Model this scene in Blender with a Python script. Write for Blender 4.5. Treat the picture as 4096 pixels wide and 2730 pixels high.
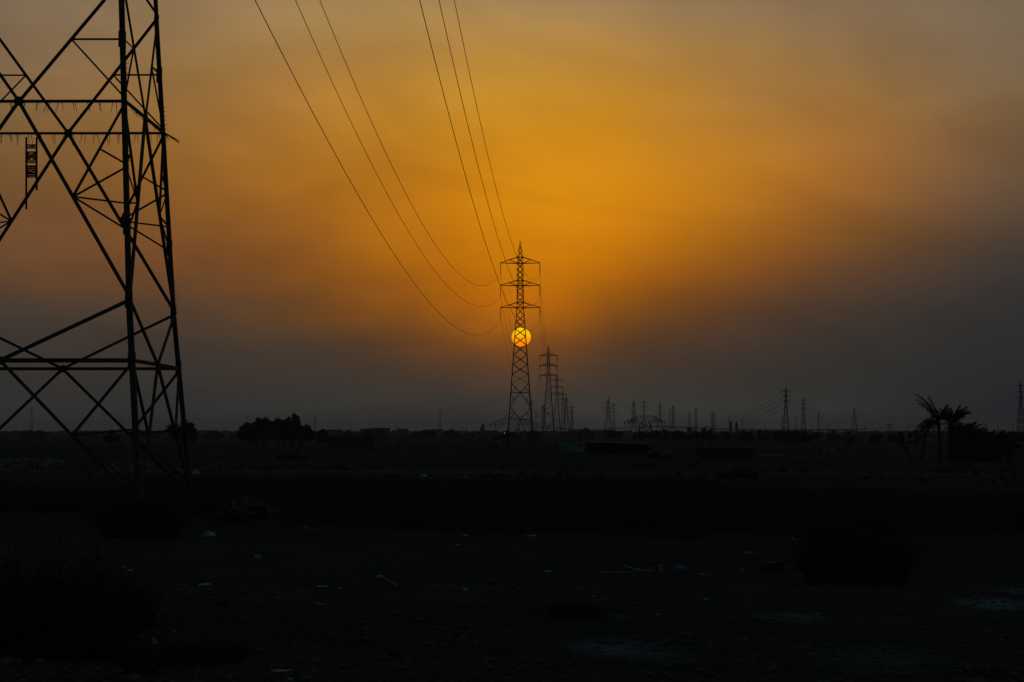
import bpy, math, random
import numpy as np

# ============================================================ camera
sc = bpy.context.scene
for o in list(bpy.data.objects):
    bpy.data.objects.remove(o)
EYE = 3.5
FPX = 7964.0                                    # focal length in photograph pixels (70 mm on a 36 mm sensor)
PITCH = math.atan(359 / FPX)
cd = bpy.data.cameras.new('camera')
cam = bpy.data.objects.new('camera', cd)
sc.collection.objects.link(cam)
cam.location = (0, 0, EYE)
cam.rotation_euler = (math.radians(90) + PITCH, 0, 0)
cd.lens = 70.0
cd.sensor_width = 36.0
cd.clip_start = 0.1
cd.clip_end = 200000
sc.camera = cam
sc.view_settings.view_transform = 'Standard'
sc.view_settings.look = 'None'
sc.view_settings.exposure = 0
sc.view_settings.gamma = 1
sc.view_settings.use_curve_mapping = False
try:
    sc.cycles.max_bounces = 6
    sc.cycles.volume_bounces = 0
    sc.cycles.volume_step_rate = 5
except Exception:
    pass
SUN_AZ = math.degrees(math.atan((2085 - 2048) / FPX))
SUN_EL = math.degrees(math.atan((1365 - 1349) / FPX) + PITCH)

# ============================================================ sky
def lin(c):
    c = c / 255.0
    return c / 12.92 if c <= 0.04045 else ((c + 0.055) / 1.055) ** 2.4

world = bpy.data.worlds.new('World')
sc.world = world
world.use_nodes = True
wn = world.node_tree
wn.nodes.clear()
def N(tree, t, **k):
    n = tree.nodes.new(t)
    for a, b in k.items():
        setattr(n, a, b)
    return n
def wmath(op, a, b=None, c=None):
    n = N(wn, 'ShaderNodeMath', operation=op)
    for i, v in enumerate((a, b, c)):
        if v is None:
            continue
        if isinstance(v, (int, float)):
            n.inputs[i].default_value = v
        else:
            wn.links.new(v, n.inputs[i])
    return n.outputs[0]
tc = N(wn, 'ShaderNodeTexCoord')
sep = N(wn, 'ShaderNodeSeparateXYZ')
wn.links.new(tc.outputs['Generated'], sep.inputs[0])
az = wmath('MULTIPLY', wmath('ARCTAN2', sep.outputs[0], sep.outputs[1]), 180 / math.pi)
el = wmath('MULTIPLY', wmath('ARCSINE', sep.outputs[2]), 180 / math.pi)
# dust banks: slow noise bends and mottles the glow
nz = N(wn, 'ShaderNodeTexNoise')
mp = N(wn, 'ShaderNodeMapping')
mp.inputs['Scale'].default_value = (7, 7, 16)
mp.inputs['Rotation'].default_value = (0, 0.22, 0)
wn.links.new(tc.outputs['Generated'], mp.inputs[0])
wn.links.new(mp.outputs[0], nz.inputs['Vector'])
nz.inputs['Scale'].default_value = 1.6
nz.inputs['Detail'].default_value = 3.0
nz.inputs['Roughness'].default_value = 0.5
nfac = wmath('SUBTRACT', nz.outputs[0], 0.5)
azw = wmath('ADD', az, wmath('MULTIPLY', nfac, 2.2))
elw = wmath('ADD', el, wmath('MULTIPLY', nfac, 1.1))

def pel(y):            # photograph row -> elevation in degrees
    return math.degrees(math.atan((1365 - y) / FPX) + PITCH)
def paz(x):
    return math.degrees(math.atan((x - 2048) / FPX))
PX = 4096 / 2353
ROWS = [980, 890, 800, 720, 640, 550, 430, 320, 200, 100, 0]
COLX = [0, 460, 800, 1030, 1130, 1240, 1340, 1500, 1780, 2070, 2353]
TAB = {
0:   [(112,98,78),(146,117,82),(160,127,80),(164,129,80),(160,128,83),(150,121,84),(140,112,80),(130,106,80),(118,101,80)],
100: [(115,97,74),(148,115,74),(168,127,68),(177,133,66),(181,135,66),(170,128,68),(150,115,72),(136,107,74),(120,100,78)],
200: [(116,94,68),(150,110,62),(175,124,52),(190,136,48),(196,140,46),(186,131,50),(160,116,60),(142,105,65),(122,98,70)],
320: [(118,90,60),(150,104,50),(178,118,38),(196,130,28),(208,138,26),(200,134,32),(170,114,46),(145,100,55),(115,88,60)],
430: [(115,83,53),(142,94,42),(172,108,28),(195,123,16),(214,138,14),(205,132,20),(170,108,38),(138,90,46),(98,76,56)],
550: [(102,72,48),(128,82,42),(158,94,28),(188,113,9),(205,128,5),(190,115,12),(145,88,32),(105,72,46),(72,60,50)],
640: [(85,64,48),(108,70,40),(135,80,30),(172,98,7),(190,112,3),(155,88,16),(108,68,38),(78,60,48),(56,51,48)],
720: [(68,57,48),(82,62,46),(105,68,36),(148,84,16),(180,103,5),(110,66,28),(76,57,44),(60,52,46),(48,47,46)],
800: [(58,52,47),(64,54,46),(76,58,44),(100,64,34),(115,68,28),(78,57,42),(60,51,46),(52,49,45),(42,43,44)],
890: [(50,49,47),(54,50,47),(58,51,46),(64,54,46),(66,54,44),(58,51,46),(52,49,46),(46,46,44),(38,40,42)],
980: [(42,44,45),(45,46,46),(47,47,46),(48,47,46),(48,47,46),(46,46,45),(44,45,44),(42,43,44),(36,38,41)],
}
for _y, _r in TAB.items():
    _a = {640: (190,111,3), 720: (174,99,8), 800: (112,68,30), 550: (200,122,5)}.get(_y, tuple(round(a*.5+b*.5) for a, b in zip(_r[3], _r[4])))
    _b = {640: (182,106,6), 720: (142,82,18), 800: (94,62,36), 550: (205,125,6)}.get(_y, tuple(round(a*.6+b*.4) for a, b in zip(_r[4], _r[5])))
    TAB[_y] = _r[:4] + [_a, _r[4], _b] + _r[5:]
HIGH = [(20, (104,90,76)), (32, (66,64,66)), (55, (46,52,60)), (90, (40,47,57))]
EDGE = [(-180, 0.0), (-70, 0.0), (-35, 0.35)]
CORR = {980: [(1.167, 1.252, 1.223), (1.161, 1.242, 1.214), (1.159, 1.224, 1.202), (1.171, 1.213, 1.207), (1.19, 1.218, 1.228), (1.231, 1.261, 1.269), (1.419, 1.467, 1.444), (1.563, 1.622, 1.569), (1.355, 1.41, 1.38), (1.066, 1.127, 1.163), (0.871, 0.957, 1.065)], 890: [(1.087, 1.059, 1.049), (1.071, 1.051, 1.044), (1.026, 1.041, 1.047), (0.975, 1.047, 1.084), (1.019, 1.128, 1.176), (1.101, 1.198, 1.223), (1.063, 1.117, 1.125), (1.014, 1.033, 1.03), (1.024, 1.039, 1.02), (1.006, 1.04, 1.024), (0.936, 1.0, 1.021)], 800: [(0.954, 0.993, 1.014), (0.942, 0.988, 1.028), (0.907, 0.964, 1.029), (0.886, 0.929, 0.959), (0.944, 0.943, 0.847), (1.005, 0.978, 0.818), (0.973, 0.974, 0.917), (0.934, 0.969, 1.017), (0.939, 0.988, 1.041), (0.949, 1.003, 1.04), (0.924, 0.981, 1.061)], 720: [(0.932, 0.999, 1.078), (0.908, 0.974, 1.049), (0.907, 0.945, 0.869), (1.019, 1.01, 0.559), (1.158, 1.128, 0.5), (1.148, 1.121, 0.5), (1.016, 0.995, 0.545), (0.914, 0.926, 0.78), (0.889, 0.949, 0.978), (0.893, 0.975, 1.045), (0.873, 0.965, 1.019)], 640: [(1.051, 0.999, 0.921), (1.03, 0.983, 0.894), (0.991, 0.951, 0.726), (0.987, 0.958, 0.5), (1.017, 1.0, 0.5), (1.032, 1.016, 0.5), (1.024, 0.991, 0.5), (0.988, 0.95, 0.541), (0.937, 0.931, 0.843), (0.885, 0.931, 1.018), (0.807, 0.908, 1.018)], 550: [(1.028, 1.009, 1.023), (1.006, 0.984, 0.971), (0.971, 0.944, 0.751), (0.98, 0.956, 0.5), (1.02, 1.008, 0.5), (1.051, 1.046, 0.5), (1.06, 1.047, 0.5), (1.036, 1.009, 0.5), (0.988, 0.968, 0.724), (0.919, 0.947, 0.942), (0.807, 0.908, 1.0)], 430: [(0.954, 0.942, 0.877), (0.968, 0.953, 0.834), (0.998, 0.978, 0.684), (1.01, 0.993, 0.5), (1.003, 0.994, 0.5), (1.004, 1.0, 0.5), (1.018, 1.015, 0.5), (1.035, 1.026, 0.617), (1.038, 1.014, 0.819), (0.995, 0.98, 0.934), (0.882, 0.936, 1.031)], 320: [(0.969, 0.961, 0.91), (0.978, 0.969, 0.892), (0.993, 0.981, 0.815), (0.998, 0.983, 0.707), (1.007, 0.99, 0.661), (1.018, 1.002, 0.691), (1.02, 1.006, 0.736), (1.015, 1.0, 0.784), (1.006, 0.994, 0.889), (0.994, 1.006, 1.008), (0.971, 1.03, 1.091)], 200: [(1.022, 1.026, 1.034), (1.017, 1.019, 1.008), (1.006, 1.002, 0.937), (0.996, 0.99, 0.868), (0.998, 0.996, 0.851), (0.997, 1.001, 0.877), (0.988, 0.992, 0.913), (0.986, 0.986, 0.943), (0.986, 0.987, 0.974), (0.983, 0.995, 1.009), (0.98, 1.018, 1.051)], 100: [(0.955, 0.958, 0.982), (0.961, 0.964, 0.975), (0.974, 0.975, 0.964), (0.983, 0.98, 0.964), (0.986, 0.983, 0.974), (0.985, 0.983, 0.988), (0.98, 0.982, 0.994), (0.975, 0.981, 0.994), (0.974, 0.982, 1.001), (0.968, 0.977, 1.0), (0.933, 0.951, 0.989)], 0: [(1.049, 1.051, 1.085), (1.046, 1.05, 1.074), (1.041, 1.046, 1.054), (1.037, 1.044, 1.05), (1.031, 1.045, 1.064), (1.019, 1.042, 1.078), (1.0, 1.031, 1.088), (0.985, 1.013, 1.077), (0.978, 0.99, 1.028), (0.973, 0.981, 0.99), (0.965, 0.991, 1.0)]}
#CORR#
def column(ci):
    return [(pel(y * PX), tuple(a*b for a, b in zip(TAB[y][ci], CORR[y][ci])) if y in CORR else TAB[y][ci]) for y in ROWS]
DUSK = [(0.1, (36,38,41)), (1.3, (38,41,44)), (2.4, (40,43,46)), (3.4, (43,45,48)), (4.4, (46,48,50)), (5.5, (50,50,51)),
        (7.0, (54,53,52)), (8.35, (57,55,54)), (9.8, (60,57,55)), (11.1, (61,58,56)), (12.3, (60,58,57))]
def blend(ci, f):
    return [(e, tuple(f * a + (1 - f) * b for a, b in zip(c, d[1]))) for (e, c), d in zip(column(ci), DUSK)]
cols = [(-180, blend(0, 0)), (-70, blend(0, 0)), (-36, blend(0, .35)), (-21, blend(0, .8))]
cols += [(paz(x * PX), column(i)) for i, x in enumerate(COLX)]
cols += [(21, blend(10, .8)), (36, blend(10, .35)), (70, blend(10, 0)), (180, blend(10, 0))]
azf = wmath('DIVIDE', wmath('ADD', azw, 180), 360)
elf = wmath('DIVIDE', wmath('MAXIMUM', elw, 0), 90)
total = None
for i, (a0, stops) in enumerate(cols):
    br = N(wn, 'ShaderNodeValToRGB')
    cr = br.color_ramp
    cr.interpolation = 'B_SPLINE'
    for k in range(len(cols) - 2):
        cr.elements.new(0.5)
    for k, (ak, _) in enumerate(cols):
        cr.elements[k].position = min(1, max(0, (ak + 180) / 360))
        v = 1.0 if k == i else 0.0
        cr.elements[k].color = (v, v, v, 1)
    wn.links.new(azf, br.inputs[0])
    er = N(wn, 'ShaderNodeValToRGB')
    cr = er.color_ramp
    cr.interpolation = 'B_SPLINE'
    allst = list(stops) + [(e, c if -30 < a0 < 30 or e > 30 else (58,58,60)) for e, c in HIGH]
    for k in range(len(allst) - 2):
        cr.elements.new(0.5)
    for k, (e, c) in enumerate(allst):
        cr.elements[k].position = min(1, max(0, e / 90))
        cr.elements[k].color = (lin(c[0]), lin(c[1]), lin(c[2]), 1)
    wn.links.new(elf, er.inputs[0])
    sc_ = N(wn, 'ShaderNodeVectorMath', operation='SCALE')
    wn.links.new(er.outputs[0], sc_.inputs[0])
    wn.links.new(br.outputs[0], sc_.inputs['Scale'])
    if total is None:
        total = sc_.outputs[0]
    else:
        ad = N(wn, 'ShaderNodeVectorMath', operation='ADD')
        wn.links.new(total, ad.inputs[0])
        wn.links.new(sc_.outputs[0], ad.inputs[1])
        total = ad.outputs[0]
# thin uneven haze layers, tilting down to the right
cx = N(wn, 'ShaderNodeCombineXYZ')
wn.links.new(wmath('MULTIPLY', az, 0.13), cx.inputs[0])
wn.links.new(wmath('ADD', wmath('MULTIPLY', el, 0.36), wmath('MULTIPLY', az, 0.055)), cx.inputs[1])
nb_ = N(wn, 'ShaderNodeTexNoise')
nb_.inputs['Scale'].default_value = 1.0
nb_.inputs['Detail'].default_value = 5.0
nb_.inputs['Roughness'].default_value = 0.52
nb_.inputs['Distortion'].default_value = 1.1
wn.links.new(cx.outputs[0], nb_.inputs['Vector'])
mot = wmath('ADD', wmath('MULTIPLY', nfac, 0.22), wmath('ADD', wmath('MULTIPLY', wmath('SUBTRACT', nb_.outputs[0], 0.5), 0.46), 1.0))
sm = N(wn, 'ShaderNodeVectorMath', operation='SCALE')
wn.links.new(total, sm.inputs[0])
wn.links.new(mot, sm.inputs['Scale'])
sky = N(wn, 'ShaderNodeTexSky', sky_type='NISHITA')
sky.sun_disc = False
sky.sun_elevation = math.radians(SUN_EL)
sky.sun_rotation = math.radians(SUN_AZ)
sky.dust_density = 8.0
skys = N(wn, 'ShaderNodeVectorMath', operation='SCALE')
wn.links.new(sky.outputs[0], skys.inputs[0])
skys.inputs['Scale'].default_value = 0.002
ad = N(wn, 'ShaderNodeVectorMath', operation='ADD')
wn.links.new(sm.outputs[0], ad.inputs[0])
wn.links.new(skys.outputs[0], ad.inputs[1])
bg = N(wn, 'ShaderNodeBackground')
wn.links.new(ad.outputs[0], bg.inputs[0])
bg.inputs[1].default_value = 1.0
wo = N(wn, 'ShaderNodeOutputWorld')
wn.links.new(bg.outputs[0], wo.inputs[0])

# ============================================================ sun lamp
sl = bpy.data.lights.new('sun_lamp', 'SUN')
sl.energy = 0.004
sl.angle = math.radians(0.5)
sl.color = (1.0, 0.62, 0.3)
so = bpy.data.objects.new('sun_lamp', sl)
sc.collection.objects.link(so)
so.rotation_euler = (math.radians(90 - SUN_EL), 0, math.radians(180 - SUN_AZ))

# ============================================================ helpers
rng = np.random.default_rng(7)
random.seed(7)
COL = sc.collection
def mat(name, col, rough=0.8, var=0.25, scale=3.0, metal=0.0, bump=0.0, col2=None, spec=0.3):
    m = bpy.data.materials.new(name)
    m.use_nodes = True
    t = m.node_tree
    b = t.nodes['Principled BSDF']
    b.inputs['Roughness'].default_value = rough
    b.inputs['Metallic'].default_value = metal
    b.inputs['Specular IOR Level'].default_value = spec
    c = t.nodes.new('ShaderNodeTexCoord')
    n = t.nodes.new('ShaderNodeTexNoise')
    n.inputs['Scale'].default_value = scale
    n.inputs['Detail'].default_value = 4
    r = t.nodes.new('ShaderNodeValToRGB')
    c2 = col2 or tuple(x * (1 + var) for x in col)
    r.color_ramp.elements[0].position = 0.35
    r.color_ramp.elements[1].position = 0.65
    r.color_ramp.elements[0].color = (*[x * (1 - var) for x in col], 1)
    r.color_ramp.elements[1].color = (*c2, 1)
    t.links.new(c.outputs['Object'], n.inputs[0])
    t.links.new(n.outputs[0], r.inputs[0])
    t.links.new(r.outputs[0], b.inputs['Base Color'])
    if bump:
        bp = t.nodes.new('ShaderNodeBump')
        bp.inputs['Distance'].default_value = bump
        t.links.new(n.outputs[0], bp.inputs['Height'])
        t.links.new(bp.outputs[0], b.inputs['Normal'])
    return m
M = dict(
    steel=mat('weathered_steel', (.035,.042,.042), .75, .3, 2.0, 0.0, spec=.15),
    far_steel=mat('galvanised_steel', (.05,.05,.05), .7, .2, .5, spec=.15),
    wire=mat('aluminium_wire', (.06,.06,.06), .6, .2, 1.0, spec=.15),
    glass=mat('insulator_glass', (.05,.04,.035), .4, .2, 4.0),
    concrete=mat('concrete', (.08,.095,.095), .95, .3, 3.0, bump=.02, spec=.1),
    leaf=mat('dusty_foliage', (.026,.036,.026), .9, .4, .8, spec=.05),
    dry=mat('dry_scrub', (.040,.042,.034), .95, .4, 3.0, spec=.03),
    reed=mat('reed_green', (.040,.056,.034), .95, .4, .3, spec=.03),
    bark=mat('bark', (.05,.042,.035), .95, .4, 6.0, bump=.03, spec=.05),
    teal=mat('teal_painted_sheet', (.09,.23,.25), .8, .3, .8, spec=.1),
    darkwall=mat('dark_mud_wall', (.034,.046,.045), .95, .3, 1.2, spec=.05),
    palewall=mat('pale_wall', (.09,.10,.10), .95, .2, .6, spec=.05),
    roof=mat('pale_tin_roof', (.10,.14,.15), .8, .2, 2.0, spec=.1),
    rubber=mat('rubber', (.02,.02,.02), .9, .2, 5.0, spec=.1),
    bluepaint=mat('blue_grey_paint', (.09,.15,.17), .7, .2, 4.0, spec=.2),
    yellow=mat('digger_paint', (.10,.06,.02), .75, .3, 3.0, spec=.1),
    doorblue=mat('faded_blue_door', (.04,.07,.085), .9, .2, 4.0, spec=.05),
    black=mat('black_steel', (.02,.02,.02), .8, .2, 3.0, spec=.1),
    glazing=mat('dark_glazing', (.02,.025,.03), .3, .1, 1.0),
    plastic=mat('blue_white_plastic', (.20,.34,.37), .7, .25, 6.0, bump=.02),
    paper=mat('grey_paper', (.18,.23,.23), .9, .4, 9.0),
    pink=mat('pinkish_plastic', (.22,.20,.19), .8, .2, 9.0),
    wood=mat('weathered_wood', (.13,.18,.18), .9, .3, 8.0),
    darkthing=mat('dark_plastic', (.03,.035,.04), .95, .2, 5.0),
    bluecloth=mat('blue_cloth', (.10,.18,.34), .9, .2, 5.0),
    rock=mat('dusty_stone', (.06,.075,.078), .95, .35, 4.0, bump=.03, spec=.05),
    scrap=mat('dull_scrap', (.11,.15,.16), .9, .4, 5.0),
    pit=mat('brick_red_brown', (.10,.07,.06), .9, .2, 1.0, spec=.05),
)

class MB:
    def __init__(s):
        s.v = []; s.f = []; s.n = 0
    def add(s, v, f):
        v = np.asarray(v, float).reshape(-1, 3)
        s.v.append(v)
        s.f += [tuple(int(i) + s.n for i in q) for q in f]
        s.n += len(v)
    def build(s, name, m, parent=None, loc=None, smooth=False):
        me = bpy.data.meshes.new(name)
        v = np.concatenate(s.v) if s.v else np.zeros((0, 3))
        me.from_pydata(v.tolist(), [], s.f)
        me.materials.append(m)
        if smooth:
            for p in me.polygons:
                p.use_smooth = True
        o = bpy.data.objects.new(name, me)
        COL.objects.link(o)
        if parent is not None:
            o.parent = parent
        if loc is not None:
            o.location = loc
        return o
def part(name, me, parent, loc=None):
    o = bpy.data.objects.new(name, me)
    COL.objects.link(o)
    o.parent = parent
    if loc is not None:
        o.location = loc
    return o
def empty(name, loc, label, cat, group=None, rz=0):
    o = bpy.data.objects.new(name, None)
    COL.objects.link(o)
    o.location = loc
    o.rotation_euler = (0, 0, rz)
    o.empty_display_size = 0.5
    return tag(o, label, cat, group)
def tag(o, label, cat, group=None):
    o['label'] = label
    o['category'] = cat
    if group:
        o['group'] = group
    return o
def copy_tree(o, parent=None):
    c = o.copy()
    COL.objects.link(c)
    c.parent = parent
    for ch in list(KIDS.get(o.name, [])) or [x for x in o.children]:
        copy_tree(ch, c)
    return c
KIDS = {}
BOXF = [(0,3,2,1),(4,5,6,7),(0,1,5,4),(1,2,6,5),(2,3,7,6),(3,0,4,7)]
def box(mb, c, s, rz=0.0):
    c = np.array(c, float); h = np.array(s, float) / 2
    v = np.array([(-1,-1,-1),(1,-1,-1),(1,1,-1),(-1,1,-1),(-1,-1,1),(1,-1,1),(1,1,1),(-1,1,1)], float) * h
    if rz:
        cz, sz = math.cos(rz), math.sin(rz)
        v = np.stack([v[:,0]*cz - v[:,1]*sz, v[:,0]*sz + v[:,1]*cz, v[:,2]], 1)
    mb.add(v + c, BOXF)
def frame(d, hint=(0,0,1)):
    d = d / np.linalg.norm(d)
    h = np.array(hint, float)
    if abs(np.dot(h, d)) > .97:
        h = np.array([1., 0, 0])
    a = np.cross(h, d); a /= np.linalg.norm(a)
    return a, np.cross(d, a)
def bar(mb, p0, p1, w, w2=None):
    p0 = np.array(p0, float); p1 = np.array(p1, float)
    a, b = frame(p1 - p0)
    w2 = w if w2 is None else w2
    v = [p0 + (sa*a + sb*b)*w/2 for sa, sb in ((-1,-1),(1,-1),(1,1),(-1,1))] + [p1 + (sa*a + sb*b)*w2/2 for sa, sb in ((-1,-1),(1,-1),(1,1),(-1,1))]
    mb.add(v, BOXF)
def angle(mb, p0, p1, n_out, w, t=None):
    """L-section: one flange lies in the face whose outward normal is n_out, the other points inward."""
    p0 = np.array(p0, float); p1 = np.array(p1, float)
    t = t or w * .12
    d = (p1 - p0) / np.linalg.norm(p1 - p0)
    b = -np.array(n_out, float); b -= d * np.dot(b, d); b /= np.linalg.norm(b)
    a = np.cross(d, b)
    prof = [(-w/2, 0), (w/2, 0), (w/2, t), (-w/2 + t, t), (-w/2 + t, w*.8), (-w/2, w*.8)]
    v = [p0 + a*x + b*y for x, y in prof] + [p1 + a*x + b*y for x, y in prof]
    f = [(i, (i+1) % 6, (i+1) % 6 + 6, i + 6) for i in range(6)] + [(5,4,3,2,1,0), (6,7,8,9,10,11)]
    mb.add(v, f)
def tube(mb, pts, r, n=6, r_end=None, cap=True):
    pts = np.array(pts, float); k = len(pts)
    rs = np.linspace(r, r if r_end is None else r_end, k)
    ring = []
    for i in range(k):
        d = pts[min(i+1, k-1)] - pts[max(i-1, 0)]
        a, b = frame(d)
        for j in range(n):
            t = 2*math.pi*j/n
            ring.append(pts[i] + rs[i]*(math.cos(t)*a + math.sin(t)*b))
    f = [(i*n+j, i*n+(j+1) % n, (i+1)*n+(j+1) % n, (i+1)*n+j) for i in range(k-1) for j in range(n)]
    if cap:
        f += [tuple(range(n-1, -1, -1)), tuple((k-1)*n+j for j in range(n))]
    mb.add(ring, f)
def lathe(mb, prof, c, n=10):
    c = np.array(c, float)
    v = []
    for r, z in prof:
        for j in range(n):
            t = 2*math.pi*j/n
            v.append(c + (r*math.cos(t), r*math.sin(t), z))
    k = len(prof)
    f = [(i*n+j, i*n+(j+1) % n, (i+1)*n+(j+1) % n, (i+1)*n+j) for i in range(k-1) for j in range(n)]
    f += [tuple(range(n-1, -1, -1)), tuple((k-1)*n+j for j in range(n))]
    mb.add(v, f)

# where the sight line through a photograph pixel meets the ground (used once, to measure places)
def ray(x, y):
    a = (x - 2048) / FPX; b = (1365 - y) / FPX
    d = np.array([a, math.cos(PITCH) - b*math.sin(PITCH), math.sin(PITCH) + b*math.cos(PITCH)])
    return d
def at(x, dist, z=0.0):
    r = ray(x, 1724.0)
    return np.array([r[0] / r[1] * dist, dist, z])
def gnd(x, y):
    r = ray(x, y)
    t = EYE / -r[2]
    return np.array([r[0]*t, r[1]*t, 0.0])

# ---- ground relief
_P = np.random.default_rng(3).random((64, 64))
def vnoise(x, y):
    x = np.asarray(x, float); y = np.asarray(y, float)
    xi = np.floor(x).astype(int); yi = np.floor(y).astype(int)
    fx = x - xi; fy = y - yi
    fx = fx*fx*(3-2*fx); fy = fy*fy*(3-2*fy)
    g = lambda a, b: _P[a % 64, b % 64]
    return (g(xi, yi)*(1-fx) + g(xi+1, yi)*fx)*(1-fy) + (g(xi, yi+1)*(1-fx) + g(xi+1, yi+1)*fx)*fy - .5
def H(x, y):
    x = np.asarray(x, float); y = np.asarray(y, float)
    r = np.hypot(x, y)
    near = .10*vnoise(x/2.3, y/2.3) + .05*vnoise(x/.8+9, y/.8) + .16*vnoise(x/7+3, y/7)
    far = .5*vnoise(x/38, y/22) + .25*vnoise(x/13+5, y/9)
    k = np.clip((r-110)/120, 0, 1)
    f = near*np.clip((260-r)/150, 0.2, 1) + far*k
    # low sandy ridge in front of the palms
    f = f + .45*np.exp(-((y-208)/16)**2) * np.clip((x-18)/25, 0, 1) * (.8+.5*vnoise(x/9, 3))
    # low earth heap beside the pylon foot
    f = f + .25*np.exp(-(((x+16.2)/5)**2 + ((y-73)/2.4)**2))
    return f
def Hs(x, y):
    return float(H(x, y))

# ============================================================ ground
ang = np.concatenate([np.arange(-180, -24, 4.0), np.arange(-24, -17, .8), np.arange(-17, 17, .13), np.arange(17, 24, .8), np.arange(24, 180.1, 4.0)])
rad = np.concatenate([np.geomspace(6, 30, 14)[:-1], np.geomspace(30, 130, 190)[:-1], np.geomspace(130, 600, 90)[:-1], np.geomspace(600, 9500, 30)])
A, R = np.meshgrid(np.radians(ang), rad)
X = R*np.sin(A); Y = R*np.cos(A)
Z = H(X, Y)
na, nr = len(ang), len(rad)
verts = np.stack([X, Y, Z], -1).reshape(-1, 3)
verts = np.concatenate([verts, [[0, 0, 0]]])
idx = np.arange(na*nr).reshape(nr, na)
q = np.stack([idx[:-1, :-1], idx[:-1, 1:], idx[1:, 1:], idx[1:, :-1]], -1).reshape(-1, 4)[:, ::-1]
faces = [tuple(r) for r in q.tolist()] + [(na*nr, i, i+1) for i in range(na-1)]
gm = bpy.data.meshes.new('ground')
gm.from_pydata(verts.tolist(), [], faces)
for p in gm.polygons:
    p.use_smooth = True
mg = bpy.data.materials.new('dusty_soil')
mg.use_nodes = True
t = mg.node_tree
b = t.nodes['Principled BSDF']
b.inputs['Roughness'].default_value = 1.0
b.inputs['Specular IOR Level'].default_value = 0.0
gc = t.nodes.new('ShaderNodeNewGeometry')
def gnoise(scale, detail=5, rough=.6, sx=1, sy=1):
    mpn = t.nodes.new('ShaderNodeMapping')
    mpn.inputs['Scale'].default_value = (sx, sy, 1)
    n = t.nodes.new('ShaderNodeTexNoise')
    n.inputs['Scale'].default_value = scale
    n.inputs['Detail'].default_value = detail
    n.inputs['Roughness'].default_value = rough
    t.links.new(gc.outputs['Position'], mpn.inputs[0])
    t.links.new(mpn.outputs[0], n.inputs['Vector'])
    return n.outputs[0]
def gm_(op, a, b=None, c=None, clamp=False):
    n = t.nodes.new('ShaderNodeMath'); n.operation = op; n.use_clamp = clamp
    for i, v in enumerate((a, b, c)):
        if v is None: continue
        if isinstance(v, (int, float)): n.inputs[i].default_value = v
        else: t.links.new(v, n.inputs[i])
    return n.outputs[0]
def mixc(f, a, b_):
    n = t.nodes.new('ShaderNodeMix'); n.data_type = 'RGBA'
    t.links.new(f, n.inputs[0])
    for s, v in ((n.inputs[6], a), (n.inputs[7], b_)):
        if isinstance(v, tuple): s.default_value = (*v, 1)
        else: t.links.new(v, s)
    return n.outputs[2]
fine = gnoise(9.0, 8, .7, 1, .7)
mid = gnoise(.7, 6, .65, .7, 1)
big = gnoise(.05, 4, .6, .5, 1)
ramp = t.nodes.new('ShaderNodeValToRGB')
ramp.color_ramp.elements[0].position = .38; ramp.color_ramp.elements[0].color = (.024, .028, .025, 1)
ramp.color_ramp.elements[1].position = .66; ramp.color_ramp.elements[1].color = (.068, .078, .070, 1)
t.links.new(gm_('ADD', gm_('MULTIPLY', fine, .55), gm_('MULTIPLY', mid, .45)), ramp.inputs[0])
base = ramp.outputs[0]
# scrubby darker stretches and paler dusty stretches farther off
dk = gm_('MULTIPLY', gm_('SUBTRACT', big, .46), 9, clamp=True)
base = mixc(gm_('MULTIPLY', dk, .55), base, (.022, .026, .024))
sepg = t.nodes.new('ShaderNodeSeparateXYZ')
t.links.new(gc.outputs['Position'], sepg.inputs[0])
gx, gy = sepg.outputs[0], sepg.outputs[1]
# pale vehicle track beyond the reeds: a long dusty stripe
trk = gm_('ABSOLUTE', gm_('SUBTRACT', gy, gm_('ADD', gm_('MULTIPLY', gx, -.25), gm_('ADD', 160, gm_('MULTIPLY', mid, 14)))))
trk = gm_('SUBTRACT', 1.0, gm_('DIVIDE', trk, 9), clamp=True)
trk = gm_('MULTIPLY', trk, gm_('MULTIPLY', gnoise(.9, 6, .8), 1.3), clamp=True)
base = mixc(trk, base, (.075, .10, .10))
# salt crusts
salts = [((3165, 2463), 1.9, 1.0), ((2440, 2588), 2.1, .9), ((2640, 2612), 2.0, .5), ((3960, 2410), 1.9, 1.6), ((4070, 2365), 1.3, 1.0), ((3500, 2640), 3.2, .6), ((2470, 2462), .7, .6)]
sn = gnoise(4.5, 9, .8, .6, 1)
for (sx, sy), ra, dens in salts:
    c = gnd(sx, sy)
    k = (1724 - sy) / -FPX
    dx = gm_('DIVIDE', gm_('SUBTRACT', gx, float(c[0])), ra * .42)
    dy = gm_('DIVIDE', gm_('SUBTRACT', gy, float(c[1])), ra * .8)
    dd = gm_('SQRT', gm_('ADD', gm_('MULTIPLY', dx, dx), gm_('MULTIPLY', dy, dy)))
    w = gm_('MULTIPLY', gm_('SUBTRACT', 1.15, dd), gm_('SUBTRACT', gm_('MULTIPLY', sn, 2.9), 1.0), clamp=True)
    base = mixc(gm_('MULTIPLY', w, dens, clamp=True), base, (.12, .27, .26))
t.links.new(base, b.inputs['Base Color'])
bp = t.nodes.new('ShaderNodeBump')
bp.inputs['Distance'].default_value = .09
bp.inputs['Strength'].default_value = .9
t.links.new(gm_('ADD', gm_('MULTIPLY', fine, .4), mid), bp.inputs['Height'])
t.links.new(bp.outputs[0], b.inputs['Normal'])
gm.materials.append(mg)
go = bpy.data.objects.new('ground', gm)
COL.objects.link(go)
go['kind'] = 'structure'

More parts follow.
